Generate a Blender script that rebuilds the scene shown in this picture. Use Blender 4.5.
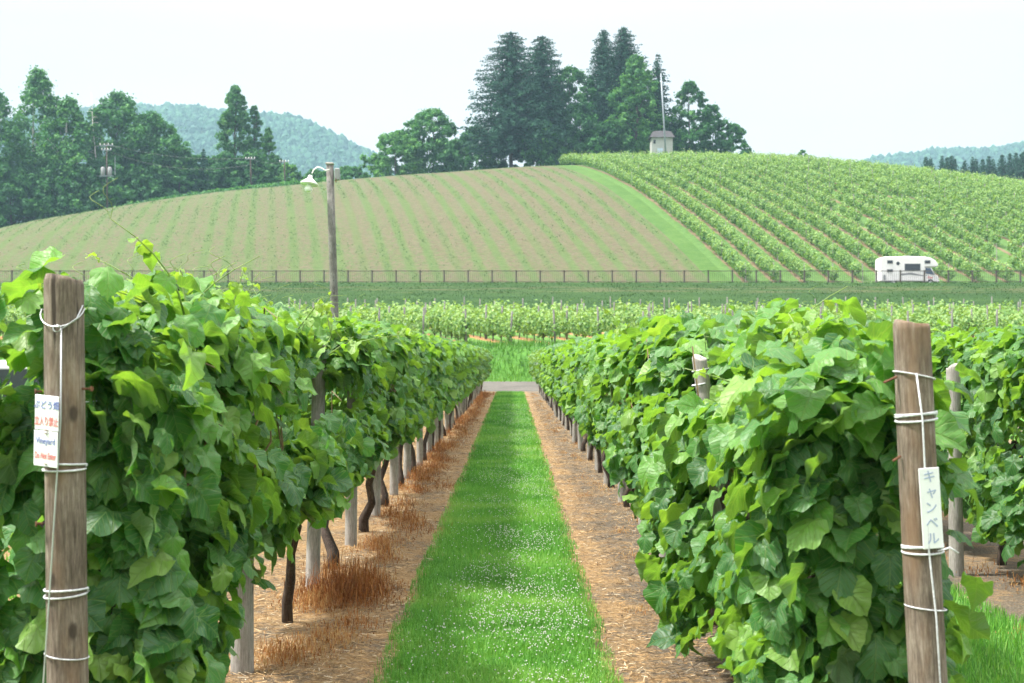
import bpy, math, random
import numpy as np
from mathutils import Vector, Matrix

# ------------------------------------------------------------------ scene, camera, light
S = bpy.context.scene
COL = S.collection
for o in list(bpy.data.objects):
    bpy.data.objects.remove(o)
F = 1422.2                      # focal length in pixels (50 mm on 36 mm, 1024 px wide)
EYE = 1.6
HZ = 356.0                      # picture row of the eye-level horizon
CX = 512.0
cam_d = bpy.data.cameras.new('camera')
cam = bpy.data.objects.new('camera', cam_d)
COL.objects.link(cam)
cam.location = (0, 0, EYE)
cam.rotation_euler = (math.radians(90) + math.atan((HZ - 341.5) / F), 0, 0)
cam_d.lens = 50
cam_d.sensor_width = 36
cam_d.clip_start = 0.1
cam_d.clip_end = 8000
cam_d.dof.use_dof = True
cam_d.dof.focus_distance = 9.0
cam_d.dof.aperture_fstop = 6.3
S.camera = cam

SUN_EL, SUN_AZ = math.radians(58), math.radians(-95)      # azimuth from +Y, negative = left
w = bpy.data.worlds.new('World')
S.world = w
w.use_nodes = True
wn = w.node_tree
wn.nodes.clear()
sky = wn.nodes.new('ShaderNodeTexSky')
sky.sky_type = 'NISHITA'
sky.sun_disc = False
sky.sun_elevation = SUN_EL
sky.sun_rotation = SUN_AZ
sky.air_density = 1.0
sky.dust_density = 2.0
tc = wn.nodes.new('ShaderNodeTexCoord')
mp = wn.nodes.new('ShaderNodeMapping')
mp.inputs['Scale'].default_value = (1.0, 1.0, 4.0)
nz = wn.nodes.new('ShaderNodeTexNoise')
nz.inputs['Scale'].default_value = 2.2
nz.inputs['Detail'].default_value = 5
rp = wn.nodes.new('ShaderNodeValToRGB')
rp.color_ramp.elements[0].position = 0.3
rp.color_ramp.elements[0].color = (9.9, 9.6, 9.3, 1)
rp.color_ramp.elements[1].position = 0.75
rp.color_ramp.elements[1].color = (11.2, 10.8, 10.4, 1)
mx = wn.nodes.new('ShaderNodeMixRGB')
mx.inputs[0].default_value = 0.90
bg = wn.nodes.new('ShaderNodeBackground')
bg.inputs['Strength'].default_value = 0.085
wo = wn.nodes.new('ShaderNodeOutputWorld')
L = wn.links.new
L(tc.outputs['Generated'], mp.inputs['Vector'])
L(mp.outputs[0], nz.inputs['Vector'])
L(nz.outputs['Fac'], rp.inputs[0])
L(sky.outputs[0], mx.inputs[1])
sxyz = wn.nodes.new('ShaderNodeSeparateXYZ')
L(tc.outputs['Generated'], sxyz.inputs[0])
cie = wn.nodes.new('ShaderNodeMapRange')          # overcast sky: the zenith is about three times as bright as the horizon
cie.inputs['From Min'].default_value = 0.22
cie.inputs['From Max'].default_value = 1.0
cie.inputs['To Min'].default_value = 0.385
cie.inputs['To Max'].default_value = 1.8
L(sxyz.outputs[2], cie.inputs['Value'])
vm = wn.nodes.new('ShaderNodeVectorMath')
vm.operation = 'SCALE'
L(rp.outputs[0], vm.inputs[0])
L(cie.outputs[0], vm.inputs['Scale'])
L(vm.outputs[0], mx.inputs[2])
L(mx.outputs[0], bg.inputs[0])
L(bg.outputs[0], wo.inputs[0])

sun_d = bpy.data.lights.new('sun', 'SUN')
sun_d.energy = 3.3
sun_d.angle = math.radians(4.0)
sun_d.color = (1.0, 0.95, 0.86)
sun = bpy.data.objects.new('sun', sun_d)
COL.objects.link(sun)
sdir = Vector((math.sin(SUN_AZ) * math.cos(SUN_EL), math.cos(SUN_AZ) * math.cos(SUN_EL), math.sin(SUN_EL)))
sun.rotation_euler = sdir.to_track_quat('Z', 'Y').to_euler()
sun.location = (-30, 20, 60)

S.view_settings.view_transform = 'Standard'
S.view_settings.look = 'None'
S.view_settings.exposure = 1.55
S.view_settings.gamma = 1
S.view_settings.use_curve_mapping = False
S.render.engine = 'CYCLES'
cy = S.cycles
cy.use_denoising = True
cy.use_adaptive_sampling = True
cy.adaptive_threshold = 0.02
cy.max_bounces = 5
cy.diffuse_bounces = 3
cy.glossy_bounces = 2
cy.transmission_bounces = 3
cy.volume_bounces = 0
cy.transparent_max_bounces = 4
cy.caustics_reflective = False
cy.caustics_refractive = False

# ------------------------------------------------------------------ helpers
def rng(seed):
    return np.random.default_rng(seed)

def nd(nt, kind, ins=None, **props):
    n = nt.nodes.new(kind)
    for k, v in props.items():
        setattr(n, k, v)
    for k, v in (ins or {}).items():
        s = n.inputs[k]
        if isinstance(v, bpy.types.NodeSocket):
            nt.links.new(v, s)
        elif isinstance(v, bpy.types.Node):
            nt.links.new(v.outputs[0], s)
        else:
            s.default_value = v
    return n

def c4(c):
    return (c[0], c[1], c[2], 1.0)

def math_n(nt, op, a, b=0.0, c=0.0):
    return nd(nt, 'ShaderNodeMath', {0: a, 1: b, 2: c}, operation=op).outputs[0]

def sstep(nt, v, lo, hi):
    n = nd(nt, 'ShaderNodeMapRange', {'Value': v, 'From Min': lo, 'From Max': hi, 'To Min': 0.0, 'To Max': 1.0}, interpolation_type='SMOOTHSTEP')
    return n.outputs[0]

def ramp(nt, fac, stops):
    n = nt.nodes.new('ShaderNodeValToRGB')
    el = n.color_ramp.elements
    while len(el) < len(stops):
        el.new(0.5)
    for e, (p, c) in zip(el, stops):
        e.position = p
        e.color = c4(c)
    nt.links.new(fac, n.inputs[0])
    return n.outputs[0]

def mix(nt, f, a, b, kind='MIX'):
    if isinstance(a, tuple): a = c4(a)
    if isinstance(b, tuple): b = c4(b)
    return nd(nt, 'ShaderNodeMixRGB', {0: f, 1: a, 2: b}, blend_type=kind).outputs[0]

def noise(nt, vec, scale, detail=4, rough=0.55, out=0):
    d = {'Scale': scale, 'Detail': detail, 'Roughness': rough}
    if vec is not None: d['Vector'] = vec
    return nd(nt, 'ShaderNodeTexNoise', d).outputs[out]

def newmat(name):
    m = bpy.data.materials.new(name)
    m.use_nodes = True
    m.node_tree.nodes.clear()
    return m, m.node_tree

def finish(nt, shader):
    o = nt.nodes.new('ShaderNodeOutputMaterial')
    nt.links.new(shader, o.inputs[0])

def principled(nt, col, rough=0.8, spec=0.3, metal=0.0, normal=None, coat=0.0, sheen=0.0):
    d = {'Sheen Weight': sheen, 'Sheen Roughness': 0.4, 'Base Color': c4(col) if isinstance(col, tuple) else col, 'Roughness': rough, 'Specular IOR Level': spec, 'Metallic': metal}
    if normal is not None: d['Normal'] = normal
    if coat: d['Coat Weight'] = coat
    return nd(nt, 'ShaderNodeBsdfPrincipled', d).outputs[0]

def plain(name, col, rough=0.6, spec=0.4, metal=0.0, var=0.12, scale=6.0, coat=0.0):
    m, nt = newmat(name)
    t = nd(nt, 'ShaderNodeTexCoord').outputs['Object']
    f = noise(nt, t, scale, 5)
    dark = tuple(x * (1 - var) for x in col)
    lite = tuple(min(1, x * (1 + var)) for x in col)
    cc = ramp(nt, f, [(0.3, dark), (0.7, lite)])
    finish(nt, principled(nt, cc, rough, spec, metal, coat=coat))
    return m

def leafmat(name, stops, trans=0.3, rough=0.45, spec=0.5, veins=False, under=None, tcol=(1.0, 1.05, 0.45), bump=False):
    """stops: colour ramp over the 'tint' attribute"""
    m, nt = newmat(name)
    t = nd(nt, 'ShaderNodeAttribute', attribute_name='tint').outputs['Fac']
    col = ramp(nt, t, stops)
    nrm = None
    if veins:
        uv = nd(nt, 'ShaderNodeAttribute', attribute_name='luv').outputs['Vector']
        sp = nd(nt, 'ShaderNodeSeparateXYZ', {0: uv})
        x = math_n(nt, 'ABSOLUTE', sp.outputs[0])
        y = sp.outputs[1]
        best = None
        for a in (0, 38, 78):
            ca, sa = math.cos(math.radians(a)), math.sin(math.radians(a))
            d = math_n(nt, 'ABSOLUTE', math_n(nt, 'SUBTRACT', math_n(nt, 'MULTIPLY', x, ca), math_n(nt, 'MULTIPLY', y, sa)))
            best = d if best is None else math_n(nt, 'MINIMUM', best, d)
        # side veins off the midrib
        s = math_n(nt, 'ADD', y, math_n(nt, 'MULTIPLY', x, -0.7))
        s = math_n(nt, 'PINGPONG', s, 0.075)
        best2 = math_n(nt, 'MULTIPLY', s, 1.6)
        v = sstep(nt, math_n(nt, 'MINIMUM', best, best2), 0.022, 0.004)
        v = math_n(nt, 'MULTIPLY', v, 0.8)
        col = mix(nt, v, col, mix(nt, 0.6, col, (0.26, 0.40, 0.12)))
        hgt = noise(nt, nd(nt, 'ShaderNodeTexCoord').outputs['Object'], 60.0, 3)
        hh = math_n(nt, 'SUBTRACT', math_n(nt, 'MULTIPLY', hgt, 0.5), v)
        nrm = nd(nt, 'ShaderNodeBump', {'Height': hh, 'Strength': 0.6, 'Distance': 0.012}).outputs[0]
    if under is not None:
        bf = nd(nt, 'ShaderNodeNewGeometry').outputs['Backfacing']
        col = mix(nt, math_n(nt, 'MULTIPLY', bf, 0.55), col, under)
    p = principled(nt, col, rough, spec, normal=nrm, sheen=.07 if veins else 0.0)
    tc_ = mix(nt, 1.0, col, tuple(tcol), 'MULTIPLY')
    bright = nd(nt, 'ShaderNodeBrightContrast', {0: tc_, 1: 0.0}).outputs[0]
    td = nd(nt, 'ShaderNodeBsdfTranslucent', {0: bright}).outputs[0]
    sh = nd(nt, 'ShaderNodeMixShader', {0: trans, 1: p, 2: td}).outputs[0]
    finish(nt, sh)
    return m

class MB:
    """Collects raw geometry and links it as one mesh object."""
    def __init__(self):
        self.V, self.F, self.T, self.U, self.n = [], [], [], [], 0
    def add(self, V, F, tint=None, uv=None):
        V = np.asarray(V, dtype=np.float32).reshape(-1, 3)
        F = F if isinstance(F, list) else [F]
        for f in F:
            f = np.asarray(f, dtype=np.int32)
            if f.size: self.F.append(f + self.n)
        self.V.append(V)
        k = len(V)
        self.T.append(np.zeros(k, np.float32) if tint is None else np.broadcast_to(np.asarray(tint, np.float32), (k,)).copy())
        self.U.append(np.zeros((k, 2), np.float32) if uv is None else np.asarray(uv, np.float32))
        self.n += k
        return self
    def mesh(self, name, mat, smooth=False):
        me = bpy.data.meshes.new(name)
        V = np.concatenate(self.V)
        loops = np.concatenate([f.ravel() for f in self.F])
        tot = np.concatenate([np.full(len(f), f.shape[1], np.int32) for f in self.F])
        start = np.concatenate([[0], np.cumsum(tot)[:-1]]).astype(np.int32)
        me.vertices.add(len(V))
        me.vertices.foreach_set('co', V.ravel())
        me.loops.add(len(loops))
        me.loops.foreach_set('vertex_index', loops)
        me.polygons.add(len(tot))
        me.polygons.foreach_set('loop_start', start)
        me.polygons.foreach_set('loop_total', tot)
        me.polygons.foreach_set('use_smooth', np.full(len(tot), smooth))
        a = me.attributes.new('tint', 'FLOAT', 'POINT')
        a.data.foreach_set('value', np.concatenate(self.T))
        b = me.attributes.new('luv', 'FLOAT2', 'POINT')
        b.data.foreach_set('vector', np.concatenate(self.U).ravel())
        me.update(calc_edges=True)
        me.validate()
        if mat: me.materials.append(mat)
        return me
    def obj(self, name, mat, parent=None, smooth=False, loc=None):
        return link(name, self.mesh(name, mat, smooth), parent, loc)

def link(name, data, parent=None, loc=None):
    o = bpy.data.objects.new(name, data)
    COL.objects.link(o)
    if parent: o.parent = parent
    if loc is not None: o.location = loc
    return o

def empty(name, loc=(0, 0, 0), rz=0.0):
    o = link(name, None, None, loc)
    o.empty_display_size = 0.2
    o.rotation_euler = (0, 0, rz)
    return o

def tag(o, label=None, cat=None, group=None, kind=None):
    if label: o['label'] = label
    if cat: o['category'] = cat
    if group: o['group'] = group
    if kind: o['kind'] = kind
    return o

def copy_tree(o, parent=None):
    c = o.copy()
    COL.objects.link(c)
    c.parent = parent
    for ch in KIDS.get(o.name, [x for x in bpy.data.objects if x.parent == o]):
        copy_tree(ch, c)
    return c
KIDS = {}
def remember(o):
    ks = [x for x in bpy.data.objects if x.parent == o]
    KIDS[o.name] = ks
    for k in ks: remember(k)
    return o

def unit(v):
    return v / np.maximum(np.linalg.norm(v, axis=-1, keepdims=True), 1e-9)

def tube(mb, pts, rad, sides=8, cap=True, tint=0.0, jitter=0.0, seed=0):
    P = np.asarray(pts, float)
    n = len(P)
    R = np.broadcast_to(np.asarray(rad, float), (n,))
    T = np.gradient(P, axis=0) if n > 2 else np.repeat((P[1:] - P[:1]), n, 0)
    T = unit(T)
    up = np.array([0, 0, 1.0]) if abs(T[0, 2]) < 0.9 else np.array([1.0, 0, 0])
    A = unit(np.cross(T, up)); 
    B = np.cross(T, A)
    th = np.linspace(0, 2 * np.pi, sides, endpoint=False)
    r = R[:, None] * np.ones(sides)[None]
    if jitter: r = r * (1 + jitter * (rng(seed).random((n, sides)) - .5) * 2)
    V = P[:, None] + r[..., None] * (np.cos(th)[None, :, None] * A[:, None] + np.sin(th)[None, :, None] * B[:, None])
    V = V.reshape(-1, 3)
    i = np.arange(n - 1)[:, None] * sides + np.arange(sides)[None]
    j = np.arange(n - 1)[:, None] * sides + (np.arange(sides)[None] + 1) % sides
    Q = np.stack([i, j, j + sides, i + sides], -1).reshape(-1, 4)
    Fs = [Q[:, ::-1]]
    if cap:
        Fs.append(np.arange(sides)[None])
        Fs.append((np.arange(sides)[::-1] + (n - 1) * sides)[None])
    mb.add(V, Fs, tint)

def box(mb, c, s, rot=None, tint=0.0, bevel=0.0):
    c = np.asarray(c, float); s = np.asarray(s, float) / 2
    if bevel <= 0:
        V = np.array([[x, y, z] for x in (-1, 1) for y in (-1, 1) for z in (-1, 1)], float) * s
        Fc = np.array([[0, 1, 3, 2], [4, 6, 7, 5], [0, 4, 5, 1], [2, 3, 7, 6], [0, 2, 6, 4], [1, 5, 7, 3]])
        Fs = [Fc]
    else:
        b = min(bevel, s.min() * .9)
        prof = [(-s[0] + b, -s[1]), (s[0] - b, -s[1]), (s[0], -s[1] + b), (s[0], s[1] - b), (s[0] - b, s[1]), (-s[0] + b, s[1]), (-s[0], s[1] - b), (-s[0], -s[1] + b)]
        V = []
        for z, k in ((-s[2], b), (-s[2] + b, 0), (s[2] - b, 0), (s[2], b)):
            for x, y in prof:
                V.append((x * (1 - k / s[0]), y * (1 - k / s[1]), z))
        V = np.array(V)
        Q = []
        for l in range(3):
            for i in range(8):
                j = (i + 1) % 8
                Q.append([l * 8 + i, l * 8 + j, l * 8 + 8 + j, l * 8 + 8 + i])
        Fs = [np.array(Q), np.arange(8)[::-1][None], (np.arange(8) + 24)[None]]
    if rot is not None: V = V @ np.array(rot).T
    mb.add(V + c, Fs, tint)

def prism(mb, prof, y0, y1, axis='y'):
    """extrude an (x, z) outline (counter-clockwise seen from -y) between y0 and y1"""
    n = len(prof)
    V = [(x, y0, z) for x, z in prof] + [(x, y1, z) for x, z in prof]
    i = np.arange(n); j = (i + 1) % n
    Q = np.stack([i + n, j + n, j, i], -1)
    mb.add(V, [Q, i[None], (i[::-1] + n)[None]])

def rotm(ax, deg):
    return np.array(Matrix.Rotation(math.radians(deg), 3, ax))

# leaf templates ------------------------------------------------------
def leaf_template(lod, fold=0.25, droop=0.35, wave=0.04, seed=0):
    half = [(0.05, -0.10), (0.20, -0.17), (0.36, -0.10), (0.44, -0.01), (0.53, 0.06), (0.53, 0.19), (0.57, 0.29), (0.56, 0.42), (0.59, 0.53), (0.50, 0.60), (0.46, 0.69), (0.36, 0.75), (0.30, 0.84), (0.19, 0.88), (0.10, 0.95)]
    if lod == 1: half = [(0.05, -0.08), (0.30, -0.14), (0.52, 0.12), (0.56, 0.28), (0.58, 0.52), (0.46, 0.69), (0.26, 0.86)]
    if lod == 2: half = [(0.40, -0.05), (0.52, 0.45)]
    tip = (0, 1.03)
    out = half + [tip] + [(-x, y) for x, y in half[::-1]]
    out = np.array(out)
    r = rng(seed)
    if lod == 0: out = out + (r.random(out.shape) - .5) * 0.045
    n = len(out)
    if lod == 0: out[::2] = np.array([0, .32]) + (out[::2] - np.array([0, .32])) * .94
    cen = np.array([[0, 0.30]])
    if lod == 0:
        ring = cen + (out - cen) * 0.55
        P = np.concatenate([out, ring, cen])
        i = np.arange(n); j = (i + 1) % n
        Fs = [np.stack([i, j, j + n, i + n], -1), np.stack([i + n, j + n, np.full(n, 2 * n)], -1)]
        Fs[0] = Fs[0][:]; Fs[1] = Fs[1][:]
    elif lod == 1:
        P = np.concatenate([out, cen])
        i = np.arange(n); j = (i + 1) % n
        Fs = [np.stack([i, j, np.full(n, n)], -1)]
    else:
        P = np.array([(0, -0.05), (0.5, 0.12), (0.42, 0.62), (0, 1.0), (-0.42, 0.62), (-0.5, 0.12)])
        Fs = [np.array([[0, 1, 2, 3], [0, 3, 4, 5]])]
    x, y = P[:, 0], P[:, 1]
    rr = np.hypot(x, y - .3)
    z = fold * np.abs(x) ** 1.2 - droop * np.maximum(y - .2, 0) ** 1.7 + wave * np.sin(5 * np.arctan2(x, y - .3) + seed) * rr * 2 + wave * .6 * np.sin(x * 13 + seed) * np.sin(y * 11 + seed * 2)
    V = np.stack([x, y, z], -1)
    return V, Fs, P

TEMPL = {0: [leaf_template(0, f, d, w_, s) for f, d, w_, s in ((0.30, .60, .06, 1), (-0.22, .75, .07, 2), (0.50, .45, .05, 3), (-0.42, .85, .05, 4), (0.12, 1.0, .08, 5))],
         1: [leaf_template(1, f, d, w_, s) for f, d, w_, s in ((0.30, .6, .04, 1), (-0.30, .75, .05, 2), (0.45, .4, .04, 3))],
         2: [leaf_template(2, f, d, 0, s) for f, d, s in ((0.3, .3, 1), (-0.3, .4, 2))]}

def add_leaves(mb, lod, pos, nrm, tip, size, tint, seed=0):
    N = len(pos)
    Z = unit(nrm)
    Y = unit(tip - (tip * Z).sum(-1, keepdims=True) * Z)
    X = np.cross(Y, Z)
    which = rng(seed + 77).integers(0, len(TEMPL[lod]), N)
    for k, (V, Fs, P) in enumerate(TEMPL[lod]):
        m = which == k
        c = int(m.sum())
        if not c: continue
        W = pos[m][:, None] + size[m][:, None, None] * (V[None, :, :1] * X[m][:, None] + V[None, :, 1:2] * Y[m][:, None] + V[None, :, 2:] * Z[m][:, None])
        nv = len(V)
        off = (np.arange(c) * nv)[:, None, None]
        F_ = [(f[None] + off).reshape(-1, f.shape[1]) for f in Fs]
        uv = np.broadcast_to(P[None], (c, nv, 2)).reshape(-1, 2)
        mb.add(W.reshape(-1, 3), F_, np.repeat(tint[m], nv), uv)

def quads(mb, pos, nrm, up, sx, sy, tint, bend=0.15):
    """small folded leaf-clump faces: two triangles with a slight fold"""
    N = len(pos)
    Z = unit(nrm)
    Y = unit(up - (up * Z).sum(-1, keepdims=True) * Z)
    X = np.cross(Y, Z)
    sx = np.broadcast_to(sx, (N,))[:, None]; sy = np.broadcast_to(sy, (N,))[:, None]
    a = pos - Y * sy * .5
    b = pos + X * sx * .5 + Z * sx * bend
    c = pos + Y * sy * .5
    d = pos - X * sx * .5 + Z * sx * bend
    V = np.stack([a, b, c, d], 1).reshape(-1, 3)
    k = np.arange(N)[:, None] * 4
    Fq = np.concatenate([k + np.array([[0, 1, 2]]), k + np.array([[0, 2, 3]])])
    mb.add(V, Fq, np.repeat(np.broadcast_to(tint, (N,)), 4))

def blades(mb, pos, h, wd, r, tint, lean=0.5, lowpoly=False):
    N = len(pos)
    az = r.random(N) * 2 * np.pi
    D = np.stack([np.cos(az), np.sin(az), np.zeros(N)], -1)
    Sd = np.stack([-np.sin(az), np.cos(az), np.zeros(N)], -1)
    h = np.broadcast_to(h, (N,))[:, None]; wd = np.broadcast_to(wd, (N,))[:, None]
    ln = lean * (.3 * (lean > .9) + (1 - .3 * (lean > .9)) * r.random((N, 1)))
    up = np.array([[0, 0, 1.0]])
    tipp = pos + up * h * np.sqrt(np.maximum(1 - ln ** 2, .05)) + D * h * ln
    if lowpoly:
        V = np.stack([pos - Sd * wd * .5, pos + Sd * wd * .5, tipp], 1).reshape(-1, 3)
        Fq = np.arange(N * 3).reshape(-1, 3)
        mb.add(V, Fq, np.repeat(np.broadcast_to(tint, (N,)), 3))
    else:
        mid = pos + up * h * .6 + D * h * ln * .3
        V = np.stack([pos - Sd * wd * .5, pos + Sd * wd * .5, mid + Sd * wd * .35, mid - Sd * wd * .35, tipp], 1).reshape(-1, 3)
        k = np.arange(N)[:, None] * 5
        mb.add(V, [k + np.array([[0, 1, 2, 3]]), k + np.array([[3, 2, 4]])], np.repeat(np.broadcast_to(tint, (N,)), 5))

def hashnoise(x, y, s):
    """cheap smooth value noise"""
    x = np.asarray(x, float) / s; y = np.asarray(y, float) / s
    xi, yi = np.floor(x), np.floor(y)
    fx, fy = x - xi, y - yi
    fx = fx * fx * (3 - 2 * fx); fy = fy * fy * (3 - 2 * fy)
    def h(a, b):
        v = np.sin(a * 127.1 + b * 311.7) * 43758.5453
        return v - np.floor(v)
    return (h(xi, yi) * (1 - fx) + h(xi + 1, yi) * fx) * (1 - fy) + (h(xi, yi + 1) * (1 - fx) + h(xi + 1, yi + 1) * fx) * fy

# ------------------------------------------------------------------ terrain height
DC = 235.0                       # distance of the hill crest
ROAD_Y0, HILL_Y0 = 134.5, 143.0
ZR = 8.5
_cpx = np.array([-600, -200, 0, 60, 120, 200, 300, 400, 500, 560, 600, 700, 800, 870, 950, 1024, 1200, 1700], float)
_cy = np.array([262, 246, 229, 216, 206, 194, 184, 175, 168, 165, 164, 163, 167, 173, 182, 191, 214, 250], float)
_cx = (_cpx - CX) / F * DC
_ch = EYE + (HZ - _cy) / F * DC

def seg(y, a, b):
    t = np.clip((y - a) / (b - a), 0, 1)
    return t * t * (3 - 2 * t)

def height(x, y):
    x, y = np.broadcast_arrays(np.asarray(x, float), np.asarray(y, float))
    z = 0.35 * seg(y, 61, 70) + 1.75 * seg(y, 70.0, 74.5)
    z = z + np.clip((y - 74.5) / 40.5, 0, 1) * 2.25
    t = np.clip((y - 115) / 19.3, 0, 1)
    z = z + 4.2 * (1 - (1 - t) ** 1.25)
    z = np.where(y > 134.3, z - 0.12 * seg(y, 135.3, 137), z)
    t = np.clip((y - HILL_Y0) / (DC - HILL_Y0), 0, 1)
    hc = np.interp(x, _cx, _ch)
    hc = (hc + np.interp(x - 6, _cx, _ch) + np.interp(x + 6, _cx, _ch)) / 3
    g = 1 - (1 - t) ** 1.42
    z = z + (hc - ZR) * g
    d = np.clip(y - DC, 0, None)
    back = hc - 4 - (hc - 4) * seg(y, 260, 520)
    fall = np.where(d < 60, hc - d * d * 0.0022, hc - 7.9 - (d - 60) * 0.2)
    z = np.where(d > 0, np.maximum(fall, np.minimum(back, 6)), z)
    z = z + np.where((y > 145) & (y < 300), (hashnoise(x, y, 9) - .5) * 0.25, 0)
    return z

# fit the crest so that its outline falls where the photograph has it
for _ in range(6):
    for i, px in enumerate(_cpx):
        ys = np.linspace(150, 300, 220)
        e = (height((px - CX) / F * ys, ys) - EYE) / ys
        want = (HZ - _cy[i]) / F
        _ch[i] += (want - e.max()) * DC

def px(x, d): return (x - CX) / F * d
def wp(x, y, d): return np.array([(x - CX) / F * d, d, EYE + (HZ - y) / F * d])

# ------------------------------------------------------------------ materials
def pos_nodes(nt):
    g = nd(nt, 'ShaderNodeNewGeometry').outputs['Position']
    return g, nd(nt, 'ShaderNodeSeparateXYZ', {0: g})

def ground_mat():
    m, nt = newmat('vineyard_ground')
    g, sp = pos_nodes(nt)
    x, y = sp.outputs[0], sp.outputs[1]
    wob = math_n(nt, 'MULTIPLY', math_n(nt, 'SUBTRACT', noise(nt, g, 2.2, 5), 0.5), 0.42)
    rel = math_n(nt, 'FLOORED_MODULO', math_n(nt, 'ADD', x, 1.35 + 1.275), 2.55)
    d = math_n(nt, 'ABSOLUTE', math_n(nt, 'SUBTRACT', rel, 1.275))
    d = math_n(nt, 'ADD', d, wob)
    soil = sstep(nt, d, 0.79, 0.68)
    soil = math_n(nt, 'MULTIPLY', soil, sstep(nt, math_n(nt, 'ADD', x, wob), -5.2, -4.6))
    soil = math_n(nt, 'MULTIPLY', soil, sstep(nt, math_n(nt, 'ADD', x, wob), 14.2, 13.8))
    soil = math_n(nt, 'MULTIPLY', soil, sstep(nt, math_n(nt, 'ADD', y, wob), 2.2, 3.2))
    n1 = noise(nt, g, 1.3, 6, 0.65)
    n2 = noise(nt, g, 14.0, 6, 0.7)
    n3 = noise(nt, g, 55.0, 4, 0.7)
    straw = ramp(nt, n3, [(0.25, (0.19, 0.115, 0.055)), (0.5, (0.41, 0.265, 0.130)), (0.75, (0.56, 0.43, 0.26))])
    dirt = ramp(nt, n3, [(0.25, (0.065, 0.053, 0.041)), (0.5, (0.18, 0.152, 0.118)), (0.75, (0.36, 0.315, 0.25))])
    # the left alley edge is mostly straw, the right alley edge barer mulch
    side = sstep(nt, math_n(nt, 'ADD', x, math_n(nt, 'MULTIPLY', wob, 2.0)), 0.55, 0.95)
    sf = sstep(nt, math_n(nt, 'SUBTRACT', math_n(nt, 'ADD', math_n(nt, 'MULTIPLY', n1, .6), math_n(nt, 'MULTIPLY', n2, 0.5)), math_n(nt, 'MULTIPLY', side, 0.10)), 0.40, 0.62)
    sc = mix(nt, sf, dirt, straw)
    gr = ramp(nt, n2, [(0.2, (0.045, 0.130, 0.018)), (0.5, (0.085, 0.225, 0.030)), (0.8, (0.14, 0.30, 0.055))])
    col = mix(nt, soil, gr, sc)
    b = nd(nt, 'ShaderNodeBump', {'Height': math_n(nt, 'ADD', n2, math_n(nt, 'MULTIPLY', n3, .6)), 'Strength': 1.0, 'Distance': 0.06}).outputs[0]
    finish(nt, principled(nt, col, 0.95, 0.15, normal=b))
    return m

def twotone(name, lo, mid, hi, s1, s2, bump=0.4, dist=0.05, rough=0.95):
    m, nt = newmat(name)
    g, sp = pos_nodes(nt)
    f = math_n(nt, 'ADD', math_n(nt, 'MULTIPLY', noise(nt, g, s1, 5), 0.5), math_n(nt, 'MULTIPLY', noise(nt, g, s2, 5, 0.7), 0.5))
    col = ramp(nt, f, [(0.32, lo), (0.5, mid), (0.68, hi)])
    b = nd(nt, 'ShaderNodeBump', {'Height': noise(nt, g, s2, 5, 0.7), 'Strength': bump, 'Distance': dist}).outputs[0]
    finish(nt, principled(nt, col, rough, 0.15, normal=b))
    return m

def embank_mat():
    m, nt = newmat('embankment_grass')
    g, sp = pos_nodes(nt)
    st = nd(nt, 'ShaderNodeMapping', {0: g, 3: (0.12, 1.0, 1.0)}).outputs[0]
    f = math_n(nt, 'ADD', math_n(nt, 'MULTIPLY', noise(nt, st, 0.8, 5), 0.5), math_n(nt, 'MULTIPLY', noise(nt, g, 3.0, 5, 0.7), 0.5))
    col = ramp(nt, f, [(0.32, (0.016, 0.042, 0.010)), (0.5, (0.026, 0.062, 0.015)), (0.68, (0.044, 0.088, 0.023))])
    # a band of dry cut grass below the road edge
    band = math_n(nt, 'MULTIPLY', sstep(nt, sp.outputs[1], 126.0, 127.5), sstep(nt, sp.outputs[1], 131.0, 129.5))
    band = math_n(nt, 'MULTIPLY', band, sstep(nt, noise(nt, st, 1.4, 4), 0.45, 0.6))
    col = mix(nt, math_n(nt, 'MULTIPLY', band, 0.30), col, (0.17, 0.125, 0.08))
    b = nd(nt, 'ShaderNodeBump', {'Height': noise(nt, g, 4.0, 5, 0.7), 'Strength': 0.6, 'Distance': 0.2}).outputs[0]
    finish(nt, principled(nt, col, 0.95, 0.1, normal=b))
    return m

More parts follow.
